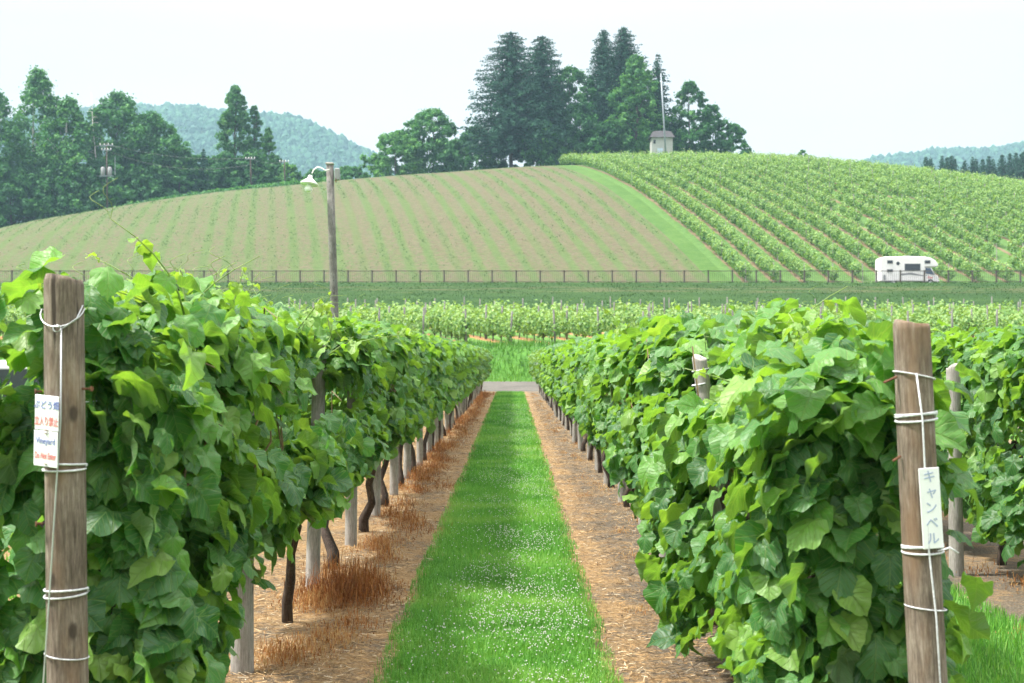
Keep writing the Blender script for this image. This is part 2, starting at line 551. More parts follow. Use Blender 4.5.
def stripe_mat(name, period, soil_cols, green_cols, half, wob_amt, off=0.0, grass_amt=0.0, leftgreen=False):
    """soil or grass with rows; uses the mesh's own (u, y) coordinates"""
    m, nt = newmat(name)
    g, sp = pos_nodes(nt)
    uv = nd(nt, 'ShaderNodeAttribute', attribute_name='luv').outputs['Vector']
    us = nd(nt, 'ShaderNodeSeparateXYZ', {0: uv})
    u, y = us.outputs[0], us.outputs[1]
    wob = math_n(nt, 'MULTIPLY', math_n(nt, 'SUBTRACT', noise(nt, g, 0.5, 4), 0.5), wob_amt)
    rel = math_n(nt, 'FLOORED_MODULO', math_n(nt, 'ADD', u, off + period / 2), period)
    d = math_n(nt, 'ABSOLUTE', math_n(nt, 'SUBTRACT', rel, period / 2))
    d = math_n(nt, 'ADD', d, wob)
    row = sstep(nt, d, half * 1.5, half * 0.5)
    n2 = noise(nt, g, 1.6, 6, 0.7)
    n3 = noise(nt, g, 0.06, 3)
    soil = ramp(nt, n2, [(0.3, soil_cols[0]), (0.7, soil_cols[1])])
    green = ramp(nt, n2, [(0.3, green_cols[0]), (0.7, green_cols[1])])
    f = row
    if leftgreen:
        patch = sstep(nt, noise(nt, g, 2.4, 5, 0.7), 0.42, 0.62)
        lg = sstep(nt, math_n(nt, 'ADD', u, math_n(nt, 'MULTIPLY', math_n(nt, 'SUBTRACT', n3, .5), 40.0)), 10.0, -50.0)
        near = sstep(nt, y, 165, 143)
        weed = math_n(nt, 'MULTIPLY', patch, math_n(nt, 'ADD', 0.46, math_n(nt, 'ADD', math_n(nt, 'MULTIPLY', lg, 0.75), math_n(nt, 'MULTIPLY', near, 0.3))))
        f = math_n(nt, 'MAXIMUM', math_n(nt, 'MULTIPLY', row, math_n(nt, 'ADD', 0.75, math_n(nt, 'MULTIPLY', patch, .25))), weed)
        # a second, wider rhythm: every fourth strip is bare where the tractor ran
        rel2 = math_n(nt, 'FLOORED_MODULO', u, period * 4)
        d2 = math_n(nt, 'ABSOLUTE', math_n(nt, 'SUBTRACT', rel2, period * 2))
        bare = sstep(nt, math_n(nt, 'ADD', d2, wob), 1.2, 0.7)
        f = math_n(nt, 'MULTIPLY', f, math_n(nt, 'SUBTRACT', 1.0, math_n(nt, 'MULTIPLY', bare, 0.25)))
    col = mix(nt, f, soil, green)
    b = nd(nt, 'ShaderNodeBump', {'Height': n2, 'Strength': 0.5, 'Distance': 0.15}).outputs[0]
    finish(nt, principled(nt, col, 0.95, 0.12, normal=b))
    return m

def wood_mat(name, dark, mid, lite, sc=1.0, warm=None):
    m, nt = newmat(name)
    t = nd(nt, 'ShaderNodeTexCoord').outputs['Object']
    ri = nd(nt, 'ShaderNodeObjectInfo').outputs['Random']
    off = nd(nt, 'ShaderNodeCombineXYZ', {0: math_n(nt, 'MULTIPLY', ri, 37.0), 2: math_n(nt, 'MULTIPLY', ri, 11.0)}).outputs[0]
    v = nd(nt, 'ShaderNodeVectorMath', {0: t, 1: off}, operation='ADD').outputs[0]
    st = nd(nt, 'ShaderNodeMapping', {0: v, 3: (1, 1, 0.10)}).outputs[0]
    grain = noise(nt, st, 110 * sc, 8, 0.75)
    blot = noise(nt, v, 5 * sc, 5, 0.6)
    f = math_n(nt, 'ADD', math_n(nt, 'MULTIPLY', grain, 0.65), math_n(nt, 'MULTIPLY', blot, 0.35))
    col = ramp(nt, f, [(0.36, dark), (0.5, mid), (0.63, lite)])
    if warm:
        col = mix(nt, sstep(nt, noise(nt, nd(nt, 'ShaderNodeMapping', {0: v, 3: (1, 1, .25)}).outputs[0], 9 * sc, 4), 0.48, 0.7), col, mix(nt, 0.6, col, warm))
    crack = sstep(nt, noise(nt, nd(nt, 'ShaderNodeMapping', {0: v, 3: (1, 1, .03)}).outputs[0], 38 * sc, 3, .5), 0.34, 0.29)
    col = mix(nt, math_n(nt, 'MULTIPLY', crack, .8), col, tuple(x * .35 for x in dark))
    kn = nd(nt, 'ShaderNodeTexVoronoi', {'Vector': nd(nt, 'ShaderNodeMapping', {0: v, 3: (1, 1, .55)}).outputs[0], 'Scale': 7.0 * sc}).outputs['Distance']
    col = mix(nt, math_n(nt, 'MULTIPLY', sstep(nt, kn, 0.13, 0.06), .75), col, tuple(x * .5 for x in dark))
    b = nd(nt, 'ShaderNodeBump', {'Height': math_n(nt, 'SUBTRACT', grain, crack), 'Strength': 0.5, 'Distance': 0.006}).outputs[0]
    finish(nt, principled(nt, col, 0.85, 0.2, normal=b))
    return m

M = {}
UB = 20.3                          # right edge of the ploughed field (row coordinate)
M['ground'] = ground_mat()
M['gravel'] = twotone('gravel', (0.055, 0.052, 0.047), (0.098, 0.092, 0.082), (0.15, 0.14, 0.125), 0.6, 5.0)
M['bank'] = twotone('bank_grass', (0.038, 0.105, 0.016), (0.062, 0.165, 0.025), (0.10, 0.22, 0.036), 0.5, 4.0)
M['embank'] = embank_mat()
M['asphalt'] = twotone('asphalt', (0.04, 0.04, 0.042), (0.05, 0.05, 0.052), (0.065, 0.065, 0.066), 2.0, 30.0)
M['terrace'] = stripe_mat('terrace_soil', 2.37, ((0.07, 0.16, 0.03), (0.12, 0.23, 0.05)), ((0.26, 0.125, 0.055), (0.38, 0.21, 0.10)), 0.42, 0.7)
M['field'] = stripe_mat('field_soil', 2.45, ((0.080, 0.065, 0.042), (0.122, 0.103, 0.068)), ((0.050, 0.092, 0.024), (0.078, 0.120, 0.038)), 0.56, 0.6, leftgreen=True)
M['strip'] = twotone('strip_grass', (0.035, 0.085, 0.016), (0.055, 0.115, 0.024), (0.082, 0.145, 0.036), 0.3, 2.5)
M['slope'] = stripe_mat('slope_soil', 2.95, ((0.055, 0.12, 0.03), (0.10, 0.18, 0.05)), ((0.13, 0.10, 0.06), (0.20, 0.145, 0.09)), 0.26, 0.7, off=-(UB + 3.5) % 2.95)
M['land'] = twotone('far_land', (0.03, 0.07, 0.02), (0.05, 0.10, 0.03), (0.08, 0.13, 0.04), 0.02, 0.3, dist=0.5)
M['forest_floor'] = twotone('forest_floor', (0.02, 0.045, 0.02), (0.03, 0.06, 0.022), (0.04, 0.075, 0.03), 0.02, 0.2, dist=1.0)
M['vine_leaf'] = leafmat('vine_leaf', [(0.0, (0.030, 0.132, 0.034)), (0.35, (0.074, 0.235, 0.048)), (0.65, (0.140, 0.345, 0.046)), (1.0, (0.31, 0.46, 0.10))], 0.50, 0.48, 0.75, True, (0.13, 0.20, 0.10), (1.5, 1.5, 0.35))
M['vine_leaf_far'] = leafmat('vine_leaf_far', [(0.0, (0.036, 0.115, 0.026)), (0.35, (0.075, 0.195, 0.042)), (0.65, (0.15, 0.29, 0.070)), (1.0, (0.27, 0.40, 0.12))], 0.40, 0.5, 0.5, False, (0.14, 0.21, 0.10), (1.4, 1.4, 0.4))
M['tree_leaf'] = leafmat('tree_leaf', [(0.0, (0.026, 0.105, 0.046)), (0.5, (0.058, 0.200, 0.066)), (1.0, (0.14, 0.33, 0.085))], 0.40, 0.6, 0.3)
M['conifer'] = leafmat('conifer_needles', [(0.0, (0.010, 0.046, 0.032)), (0.5, (0.020, 0.080, 0.050)), (1.0, (0.042, 0.130, 0.064))], 0.10, 0.7, 0.2)
M['grass'] = leafmat('grass_blade', [(0.0, (0.055, 0.185, 0.036)), (0.5, (0.140, 0.375, 0.062)), (1.0, (0.30, 0.49, 0.12))], 0.38, 0.5, 0.3)
M['bank_blade'] = leafmat('bank_blade', [(0.0, (0.042, 0.125, 0.016)), (0.5, (0.088, 0.235, 0.028)), (1.0, (0.19, 0.35, 0.06))], 0.35, 0.5, 0.3)
M['dark_grass'] = leafmat('dark_grass_blade', [(0.0, (0.020, 0.060, 0.013)), (0.5, (0.034, 0.085, 0.018)), (1.0, (0.070, 0.135, 0.034))], 0.25, 0.6, 0.2)
M['dry'] = leafmat('dry_grass', [(0.0, (0.15, 0.052, 0.018)), (0.5, (0.36, 0.150, 0.045)), (1.0, (0.56, 0.38, 0.17))], 0.25, 0.7, 0.2, tcol=(1, .9, .7))
M['litter'] = leafmat('straw_litter', [(0.0, (0.035, 0.026, 0.02)), (0.3, (0.19, 0.12, 0.06)), (0.55, (0.40, 0.24, 0.10)), (0.85, (0.52, 0.38, 0.21)), (1.0, (0.66, 0.57, 0.42))], 0.1, 0.8, 0.2, tcol=(1, .9, .7))
M['clover'] = plain('clover_white', (0.52, 0.53, 0.48), 0.8, 0.1)
M['bark'] = wood_mat('vine_bark', (0.022, 0.016, 0.013), (0.060, 0.044, 0.036), (0.13, 0.105, 0.09), 0.8)
M['cane'] = plain('vine_cane', (0.17, 0.12, 0.06), 0.6, 0.3, scale=30, var=.3)
M['shoot'] = plain('green_shoot', (0.16, 0.25, 0.06), 0.5, 0.4)
M['post'] = wood_mat('weathered_post', (0.060, 0.047, 0.036), (0.155, 0.126, 0.100), (0.30, 0.26, 0.215), 1.0, (0.20, 0.125, 0.075))
M['post_dark'] = wood_mat('dark_grey_post', (0.065, 0.063, 0.058), (0.145, 0.14, 0.132), (0.26, 0.255, 0.24), 1.0)
M['post_grey'] = wood_mat('grey_post', (0.16, 0.15, 0.135), (0.29, 0.275, 0.255), (0.42, 0.405, 0.385), 1.0)
M['tree_bark'] = wood_mat('tree_bark', (0.045, 0.036, 0.03), (0.085, 0.07, 0.06), (0.14, 0.12, 0.105), 0.1)
M['birch'] = wood_mat('birch_bark', (0.30, 0.29, 0.27), (0.55, 0.54, 0.52), (0.70, 0.69, 0.67), 0.1)
M['wire'] = plain('galvanised_wire', (0.50, 0.52, 0.54), 0.4, 0.5, 0.6)
M['string'] = plain('pale_string', (0.55, 0.57, 0.60), 0.85, 0.15, scale=90, var=.3)
M['rust'] = plain('rusty_iron', (0.12, 0.055, 0.03), 0.8, 0.3, scale=60, var=.4)
M['white'] = plain('white_paint', (0.80, 0.80, 0.79), 0.35, 0.5, var=.03, coat=.3)
M['plate'] = plain('white_plate', (0.78, 0.80, 0.83), 0.4, 0.5, var=.05, scale=14)
M['blue_ink'] = plain('blue_ink', (0.16, 0.20, 0.50), 0.6, 0.3)
M['faded_ink'] = plain('faded_blue_ink', (0.34, 0.41, 0.58), 0.6, 0.3)
M['red_ink'] = plain('red_ink', (0.74, 0.20, 0.20), 0.6, 0.3)
M['glass'] = plain('dark_glass', (0.03, 0.04, 0.05), 0.12, 0.6, var=.05)
M['glass_blue'] = plain('blue_glass', (0.06, 0.10, 0.16), 0.15, 0.6, var=.1)
M['tyre'] = plain('tyre_rubber', (0.03, 0.03, 0.03), 0.8, 0.2)
M['grey'] = plain('grey_plastic', (0.25, 0.26, 0.27), 0.5, 0.4)
M['silver'] = plain('silver_paint', (0.62, 0.63, 0.65), 0.3, 0.5, 0.3, var=.03, coat=.5)
M['fence'] = plain('brown_steel', (0.10, 0.085, 0.075), 0.6, 0.3)
M['roof'] = plain('slate_roof', (0.06, 0.058, 0.065), 0.7, 0.3)
M['hut'] = plain('hut_wall', (0.40, 0.41, 0.40), 0.7, 0.2)
M['door_blue'] = plain('pale_blue_door', (0.45, 0.55, 0.66), 0.5, 0.4)
M['steel'] = plain('steel_pole', (0.26, 0.30, 0.34), 0.5, 0.4, 0.3)
M['lamp'] = plain('white_enamel', (0.85, 0.86, 0.86), 0.3, 0.5, var=.04)

# ------------------------------------------------------------------ ground sheets
def sheet(name, u0, u1, y0, y1, nu, ny, mat, slope=0.0, yref=0.0, extra=0.0, us=None, ys=None):
    us = np.linspace(u0, u1, nu) if us is None else np.asarray(us, float)
    ys = np.linspace(y0, y1, ny) if ys is None else np.asarray(ys, float)
    nu, ny = len(us), len(ys)
    U, Y = np.meshgrid(us, ys)
    X = U + slope * (Y - yref)
    Z = height(X, Y) + extra
    V = np.stack([X, Y, Z], -1).reshape(-1, 3)
    i = (np.arange(ny - 1)[:, None] * nu + np.arange(nu - 1)[None]).ravel()
    Q = np.stack([i, i + 1, i + nu + 1, i + nu], -1)
    mb = MB().add(V, Q, 0.0, np.stack([U, Y], -1).reshape(-1, 2))
    return tag(mb.obj(name, mat, smooth=True), kind='structure')

SL = -0.17                         # how far the hillside rows lean per metre of depth
TSL = -0.22                        # the same on the terrace
sheet('ground', -1400, 1400, 0, 0, 2, 2, M['ground'], us=[-1400, -300, -60, -10, 0, 10, 60, 300, 1400], ys=np.concatenate([[-50, -10, 0], np.linspace(5, 62.8, 20)]))
sheet('gravel_path', 0, 0, 0, 0, 2, 2, M['gravel'], us=np.concatenate([[-1400, -300], np.linspace(-80, 80, 60), [300, 1400]]), ys=np.linspace(62.8, 70.0, 12))
sheet('grass_bank', 0, 0, 0, 0, 2, 2, M['bank'], us=np.concatenate([[-1400, -300], np.linspace(-80, 80, 80), [300, 1400]]), ys=np.linspace(70.0, 76.0, 16))
_tu = np.concatenate([[-1400, -300], np.linspace(-90, 120, 120), [300, 1400]])
sheet('terrace', 0, 0, 0, 0, 2, 2, M['terrace'], TSL, 76.0, us=_tu, ys=np.linspace(76.0, 115.0, 40))
sheet('embankment', 0, 0, 0, 0, 2, 2, M['embank'], us=_tu, ys=np.linspace(115.0, 135.6, 24))
sheet('road', 0, 0, 0, 0, 2, 2, M['asphalt'], us=_tu, ys=np.linspace(135.6, 143.0, 8))
_hy = np.concatenate([np.linspace(143.0, 260, 100), np.linspace(262, 300, 14)])
sheet('field', 0, 0, 0, 0, 2, 2, M['field'], SL, 145, us=np.concatenate([[-1400, -500, -300], np.linspace(-140, UB - 0.001, 100)]), ys=_hy)
sheet('grass_strip', 0, 0, 0, 0, 2, 2, M['strip'], SL, 145, us=np.linspace(UB, UB + 2.1, 6), ys=_hy)
sheet('slope', 0, 0, 0, 0, 2, 2, M['slope'], SL, 145, us=np.concatenate([np.linspace(UB + 2.1, 180, 90), [300, 500, 1400]]), ys=_hy)
sheet('land', 0, 0, 0, 0, 2, 2, M['land'], us=np.linspace(-1400, 1400, 141), ys=np.concatenate([np.linspace(300, 620, 40), [800, 1100, 1690]]), extra=0.0)

# ------------------------------------------------------------------ far wooded hills
def far_hill(pxs, yys, D, depth, seed, name_h, n_tree, th):
    xs = (np.array(pxs, float) - CX) / F * D
    zs = EYE + (HZ - np.array(yys, float)) / F * D - th * .8
    def hz(x, y):
        t = (y - (D - depth)) / depth
        base = np.interp(x, xs, zs)
        k = np.clip(t, 0, 1)
        k = np.sin(k * np.pi / 2) ** 1.1
        b = np.where(t > 1, np.clip(1 - (t - 1) * .8, 0, 1), k)
        return 2.0 + (base - 2.0) * b + (hashnoise(x + 900, y, 60) - .5) * 14 * np.clip(t * 3, 0, 1)
    U = np.linspace(xs[0], xs[-1], 90); Y = np.linspace(D - depth, D + depth * .7, 40)
    X, YY = np.meshgrid(U, Y)
    V = np.stack([X, YY, hz(X, YY)], -1).reshape(-1, 3)
    nu = len(U)
    i = (np.arange(len(Y) - 1)[:, None] * nu + np.arange(nu - 1)[None]).ravel()
    tag(MB().add(V, np.stack([i, i + 1, i + nu + 1, i + nu], -1)).obj(name_h, M['forest_floor'], smooth=True), kind='structure')
    r = rng(seed)
    x = r.uniform(xs[0], xs[-1], n_tree); y = r.uniform(D - depth, D + depth * .12, n_tree)
    z = hz(x, y)
    k = z > 14
    x, y, z = x[k], y[k], z[k]
    n = len(x)
    h = th * r.uniform(.5, 1.1, n) * (1 + .35 * (r.random(n) < .12)); rad = h * r.uniform(.28, .6, n)
    sides = 6
    mb = MB()
    th_ = np.linspace(0, 2 * np.pi, sides, endpoint=False)
    tint = r.uniform(0, 1, n)
    levels = ((-.05, .8), (.35, 1.0), (.72, .72), (1.0, .16))
    Vs = []
    for zz, rr in levels:
        jr = r.uniform(.7, 1.3, (n, sides))
        Vs.append(np.stack([x[:, None] + np.cos(th_) * rad[:, None] * rr * jr, y[:, None] + np.sin(th_) * rad[:, None] * rr * jr, (z + h * zz)[:, None] + r.uniform(-.06, .06, (n, sides)) * h[:, None]], -1))
    V = np.stack(Vs, 1)
    nl = len(levels)
    q = []
    for l in range(nl - 1):
        for s in range(sides):
            q.append([l * sides + s, l * sides + (s + 1) % sides, (l + 1) * sides + (s + 1) % sides, (l + 1) * sides + s])
    Q = (np.array(q)[None] + (np.arange(n) * nl * sides)[:, None, None]).reshape(-1, 4)
    mb.add(V.reshape(-1, 3), Q, np.repeat(tint, nl * sides))
    return mb
f1 = far_hill([-60, 60, 110, 140, 200, 260, 300, 335, 355, 372, 390, 450], [150, 118, 110, 109, 108, 112, 124, 140, 150, 156, 172, 235], 1300, 330, 5, 'hill', 26000, 6)
tag(f1.obj('far_forest', M['conifer']), kind='stuff')
f2 = far_hill([800, 860, 900, 930, 960, 985, 1010, 1060, 1150, 1300], [200, 168, 158, 152, 153, 155, 150, 143, 140, 150], 1450, 300, 6, 'hill', 15000, 6)
tag(f2.obj('far_forest', M['conifer']), kind='stuff')

# ------------------------------------------------------------------ haze
def build_haze():
    mb = MB()
    box(mb, (0, 815, 128), (2760, 1730, 262))
    m, nt = newmat('haze')
    v = nd(nt, 'ShaderNodeVolumePrincipled', {'Color': (0.50, 0.80, 1.0, 1), 'Density': 0.00029, 'Anisotropy': 0.2})
    o = nt.nodes.new('ShaderNodeOutputMaterial')
    nt.links.new(v.outputs[0], o.inputs['Volume'])
    m.volume_intersection_method = 'FAST' if hasattr(m, 'volume_intersection_method') else None
    m.cycles.homogeneous_volume = True
    tag(mb.obj('haze', m), kind='stuff')
build_haze()

# ------------------------------------------------------------------ trees
def clump_leaves(mb, cen, rad, n, size, r, tint0, flat=0.8, spread=1.0):
    v = r.normal(size=(n, 3))
    v = unit(v)
    rr = rad * (0.25 + 1.15 * r.random((n, 1)) ** .9)
    p = cen + v * rr * np.array([1, 1, flat])
    nrm = v + np.array([0, 0, .5]) + r.normal(size=(n, 3)) * .5
    up = r.normal(size=(n, 3))
    quads(mb, p, nrm, up, size * r.uniform(.6, 1.3, n), size * r.uniform(.8, 1.7, n), np.clip(tint0 + r.normal(size=n) * .16, 0, 1))

PROFILES = {
    'round': [(0.0, .35), (.18, .8), (.4, 1.0), (.65, .9), (.85, .6), (1.0, .15)],
    'birch': [(0.0, .45), (.2, .85), (.4, 1.0), (.6, .8), (.8, .5), (1.0, .10)],
    'poplar': [(0.0, .4), (.12, .8), (.3, 1.0), (.55, .95), (.8, .65), (1.0, .12)],
    'spread': [(0.0, .5), (.15, .9), (.35, 1.0), (.6, .8), (.8, .5), (1.0, .2)],
    'low': [(0.0, .9), (.3, 1.0), (.6, .85), (.85, .5), (1.0, .2)],
}
G1 = 'trees along the left edge of the field'
def broad_tree(label, pxc, ytop, D, wpx, prof='round', nclump=90, per=60, size=.55, tint=.5, low=.12, seed=1, name='broadleaf_tree', cat='tree', group=None, bark='tree_bark', lean=0.0, clump=.11):
    r = rng(seed)
    x = px(pxc, D)
    zg = float(height(x, D))
    ztop = EYE + (HZ - ytop) / F * D
    H = max(ztop - zg, 1.0)
    R = wpx / F * D / 2 * (1.35 if group == G1 else 1.15)
    nclump = int(nclump * 2.6); per = int(per * .6); clump = clump * .66
    root = empty(name, (x, D, zg))
    tag(root, label, cat, group)
    pr = PROFILES[prof]
    ph, pw = [a for a, b in pr], [b for a, b in pr]
    z0 = low * H
    mb = MB(); tk = MB()
    # side lobes make the outline uneven
    t = r.random(nclump) ** .85
    a = r.random(nclump) * 2 * np.pi
    lob = 1 + .28 * np.sin(a * 3 + r.random() * 6) * np.sin(t * 9 + r.random() * 6) + .12 * r.normal(size=nclump)
    rad = np.interp(t, ph, pw) * R * lob * (0.45 + .55 * r.random(nclump) ** .5)
    C = np.stack([np.cos(a) * rad + lean * t * H, np.sin(a) * rad * .9, z0 + t * (H - z0) * .97], -1)
    cr = clump * (H * .42 + R * 1.0) * r.uniform(.6, 1.25, nclump) * (1 - .45 * t)
    for k in range(nclump):
        clump_leaves(mb, C[k], cr[k], per, size, r, tint + r.normal() * .17)
    # loose sprays between and beyond the clumps
    q = int(nclump * per * .28)
    j = r.integers(0, nclump, q)
    p = C[j] + r.normal(size=(q, 3)) * (cr[j] * .8)[:, None]
    quads(mb, p, r.normal(size=(q, 3)) + np.array([0, 0, .5]), r.normal(size=(q, 3)), size * r.uniform(.4, .8, q), size * r.uniform(.5, 1.1, q), np.clip(tint + r.normal(size=q) * .2, 0, 1))
    # trunk and limbs
    zs = np.linspace(0, .9 * H, 8)
    wob = np.cumsum(r.normal(size=(8, 2)) * .012 * H, 0)
    tp = np.stack([wob[:, 0] * .6 + lean * zs, wob[:, 1] * .6, zs], -1)
    r0 = max(.012 * H + .05, .08)
    tube(tk, tp, np.linspace(r0, r0 * .15, 8), 7)
    for k in r.permutation(nclump)[:max(8, nclump // 14)]:
        s = np.clip((C[k, 2] / (.9 * H)) * .7, .1, .95)
        b = np.array([np.interp(s * .9 * H, zs, tp[:, i]) for i in range(3)])
        m_ = (b + C[k]) / 2 + np.array([0, 0, .04 * H])
        tube(tk, [b, m_, C[k]], [r0 * .4 * (1.1 - s), r0 * .25 * (1.1 - s), .03], 5)
    tk.obj('trunk', M[bark], root, True)
    mb.obj('crown', M['tree_leaf'], root)
    return root

def conifer_tree(label, pxc, ytop, D, wpx, seed=1, low=.12, step=.42, tint=.45, power=.8, name='spruce_tree', group=None, gap=.0, trunk_show=True, minh=None):
    r = rng(seed)
    x = px(pxc, D)
    zg = float(height(x, D))
    H = max(EYE + (HZ - ytop) / F * D - zg, 1.0)
    if minh: 
        zg -= max(0, minh - H); H = max(H, minh)
    R = wpx / F * D / 2
    root = empty(name, (x, D, zg))
    tag(root, label, 'tree', group)
    mb = MB(); tk = MB()
    tube(tk, [(0, 0, 0), (r.normal() * .1, 0, H * .5), (0, 0, H)], [.012 * H + .06, .008 * H + .04, .02], 7)
    z = low * H
    side = r.uniform(.75, 1.25, 12)
    while z < H * .985:
        t = z / H
        Rz = R * ((1 - t) / (1 - low)) ** power * (1 if t > low + .12 else .75 + .25 * (t - low) / .12)
        nb = 9 if t < .85 else 7
        a0 = r.random() * 6.28
        for b in range(nb):
            if r.random() < gap: continue
            a = a0 + b * 2 * np.pi / nb + r.normal() * .25
            Lb = Rz * r.uniform(.72, 1.08) * side[int(a / 6.2832 * 12) % 12] 
            dirv = np.array([np.cos(a), np.sin(a), 0])
            n = max(1, int(Lb / .36))
            s = (np.arange(n) + .6) / n
            drop = -.28 * Lb * s ** 1.3 + .16 * Lb * s ** 3
            P = dirv[None] * (s * Lb)[:, None] + np.array([0, 0, 1])[None] * (z + drop)[:, None]
            P = np.repeat(P, 3, 0)
            k = len(P)
            P = P + r.normal(size=(k, 3)) * np.array([.26, .26, .24]) * (1.2 - t)
            nr = np.array([0, 0, .7]) + dirv * .4 + r.normal(size=(k, 3)) * .7
            sw = .46 * (1.25 - .5 * np.repeat(s, 3)) * (1.1 - .6 * t)
            quads(mb, P, nr, dirv + r.normal(size=(k, 3)) * .6, sw * r.uniform(.6, 1.1, k), r.uniform(.6, 1.1, k) * (1.05 - .5 * t), np.clip(tint + r.normal(size=k) * .2, 0, 1), bend=-.25)
            if Lb > 1.2: tube(tk, [(0, 0, z), dirv * Lb * .5 + np.array([0, 0, z - .1 * Lb]), dirv * Lb * .8 + np.array([0, 0, z - .15 * Lb])], [.06, .04, .02], 4, cap=False)
        z += step * r.uniform(.75, 1.25) * (1.0 if t < .8 else .8)
    tk.obj('trunk', M['tree_bark'], root, True)
    mb.obj('crown', M['conifer'], root)
    return root

G1 = 'trees along the left edge of the field'
broad_tree('leafy tree cut by the left frame edge, foremost of the left wood', -8, 88, 236, 66, 'birch', 110, 55, .5, .45, .10, 11, group=G1)
broad_tree('tall airy birch with two spiky tops in the left wood', 36, 66, 240, 52, 'birch', 110, 45, .45, .55, .12, 12, 'birch_tree', group=G1, bark='birch', lean=.01, clump=.095)
broad_tree('birch with leaning white trunks just right of the tallest left birch', 68, 97, 238, 54, 'birch', 100, 55, .48, .5, .10, 13, 'birch_tree', group=G1, bark='birch')
broad_tree('broad round-topped tree beside the bare trunk behind the transformer pole', 117, 91, 243, 66, 'round', 120, 60, .5, .42, .08, 14, group=G1)
broad_tree('sloping shouldered tree on the right end of the left wood', 152, 112, 245, 56, 'round', 100, 60, .5, .45, .06, 15, group=G1)
broad_tree('smaller dark tree tucked below the sloping shouldered tree', 178, 146, 244, 40, 'low', 70, 55, .5, .35, .04, 16, group=G1)
broad_tree('low dark tree in front of the birches at the field corner', 12, 165, 234, 62, 'low', 80, 60, .5, .35, .06, 17, group=G1)
broad_tree('low dark tree standing under the round-topped tree behind the utility pole', 100, 160, 238, 70, 'low', 90, 60, .5, .33, .05, 18, group=G1)
broad_tree('low leafy tree between white birch trunks and utility pole', 58, 158, 236, 60, 'low', 80, 60, .5, .4, .12, 19, group=G1)
broad_tree('squat dark tree below the shouldered tree, near the field crest', 140, 168, 240, 56, 'low', 80, 55, .5, .33, .05, 24, group=G1)
broad_tree('dark bushy tree beside the short conifer, left of the poplars', 198, 154, 247, 44, 'low', 80, 55, .45, .32, .03, 25)
broad_tree('low dark tree filling the gap left of the tallest poplar', 214, 158, 246, 36, 'low', 60, 55, .45, .28, .03, 26)
broad_tree('dark low tree behind the leaning power pole', 276, 158, 248, 34, 'low', 60, 55, .45, .35, .03, 27)
conifer_tree('dark conifer left of the twin poplars, pointed top', 203, 148, 244, 30, 21, .02, tint=.5, group=None)
conifer_tree('short dark conifer just right of the sloping shouldered tree', 190, 158, 242, 24, 22, .02, tint=.55)
broad_tree('tall columnar poplar, taller of the pair in front of the far hill', 235, 83, 250, 31, 'poplar', 110, 60, .42, .5, .06, 31, 'poplar_tree', clump=.075)
broad_tree('slim poplar close right of the tallest poplar', 254, 103, 251, 18, 'poplar', 55, 50, .4, .45, .06, 32, 'poplar_tree', clump=.06)
broad_tree('short narrow poplar right of the slim poplar', 268, 126, 249, 18, 'poplar', 55, 50, .4, .55, .06, 33, 'poplar_tree', clump=.065)
broad_tree('dark rounded tree at the foot of the tallest poplar', 226, 152, 244, 36, 'low', 70, 55, .45, .3, .03, 34)
broad_tree('dark bushy tree at the foot of the short poplar', 252, 150, 243, 40, 'low', 75, 55, .45, .3, .03, 35)
broad_tree('light green shrub behind the field right of the poplars', 288, 163, 246, 30, 'low', 50, 50, .45, .7, .02, 36, 'shrub', 'shrub')
broad_tree('bushy shrub on the crest left of the lamp post top', 316, 170, 246, 36, 'low', 50, 50, .42, .55, .02, 37, 'shrub', 'shrub')
broad_tree('low bushy shrub on the crest right of the lamp post top', 350, 166, 248, 44, 'low', 55, 50, .42, .5, .02, 38, 'shrub', 'shrub')
# hilltop wood
broad_tree('pale willow-like rounded tree on the left end of the hilltop wood', 396, 130, 246, 50, 'round', 100, 60, .42, .72, .03, 41, clump=.10)
broad_tree('rounded broadleaf tree rising behind the pale willow-like tree', 432, 107, 250, 56, 'round', 110, 60, .45, .5, .06, 42)
broad_tree('low dark broadleaf tree left of the tall spruces', 476, 127, 247, 58, 'spread', 100, 60, .45, .35, .04, 43)
conifer_tree('tall broad spruce, left one of the twin spruces on the hilltop', 511, 29, 243, 98, 51, .18, .30, .45, .42, gap=.14)
conifer_tree('tall spruce with a ragged crown, right one of the twin spruces', 542, 34, 246, 86, 52, .16, .30, .45, .40, gap=.18)
broad_tree('dark pine with flat layered boughs between two spruce groups', 572, 66, 248, 74, 'round', 95, 70, .45, .25, .14, 53, 'pine_tree', clump=.085)
broad_tree('dark bushy tree at the foot of the twin spruces', 541, 120, 241, 36, 'low', 70, 55, .42, .4, .03, 54)
broad_tree('dark low tree closing the gap between the two spruce groups', 578, 102, 244, 46, 'low', 90, 60, .45, .22, .04, 66)
conifer_tree('narrow spire-topped spruce in the middle of the hilltop wood', 604, 26, 247, 58, 55, .12, .30, .5, .55)
conifer_tree('dense pointed spruce right of the narrow spire-topped spruce', 624, 24, 249, 82, 56, .12, .30, .45, .50)
broad_tree('lighter green leafy tree in front of the pointed spruces', 636, 52, 242, 46, 'birch', 110, 55, .42, .62, .10, 57, clump=.09)
conifer_tree('thin open-branched spruce behind the metal pole', 658, 51, 246, 50, 58, .14, .40, .45, .65, gap=.2)
broad_tree('dark low tree filling in left of the small white hut', 606, 122, 242, 52, 'low', 90, 55, .45, .3, .03, 59)
broad_tree('oak-like tree with airy crown right of the white hut', 690, 80, 244, 46, 'spread', 85, 50, .4, .35, .08, 60, clump=.085)
broad_tree('middle tree of the descending trio right of the hut', 712, 104, 245, 38, 'spread', 70, 50, .4, .38, .08, 61, clump=.09)
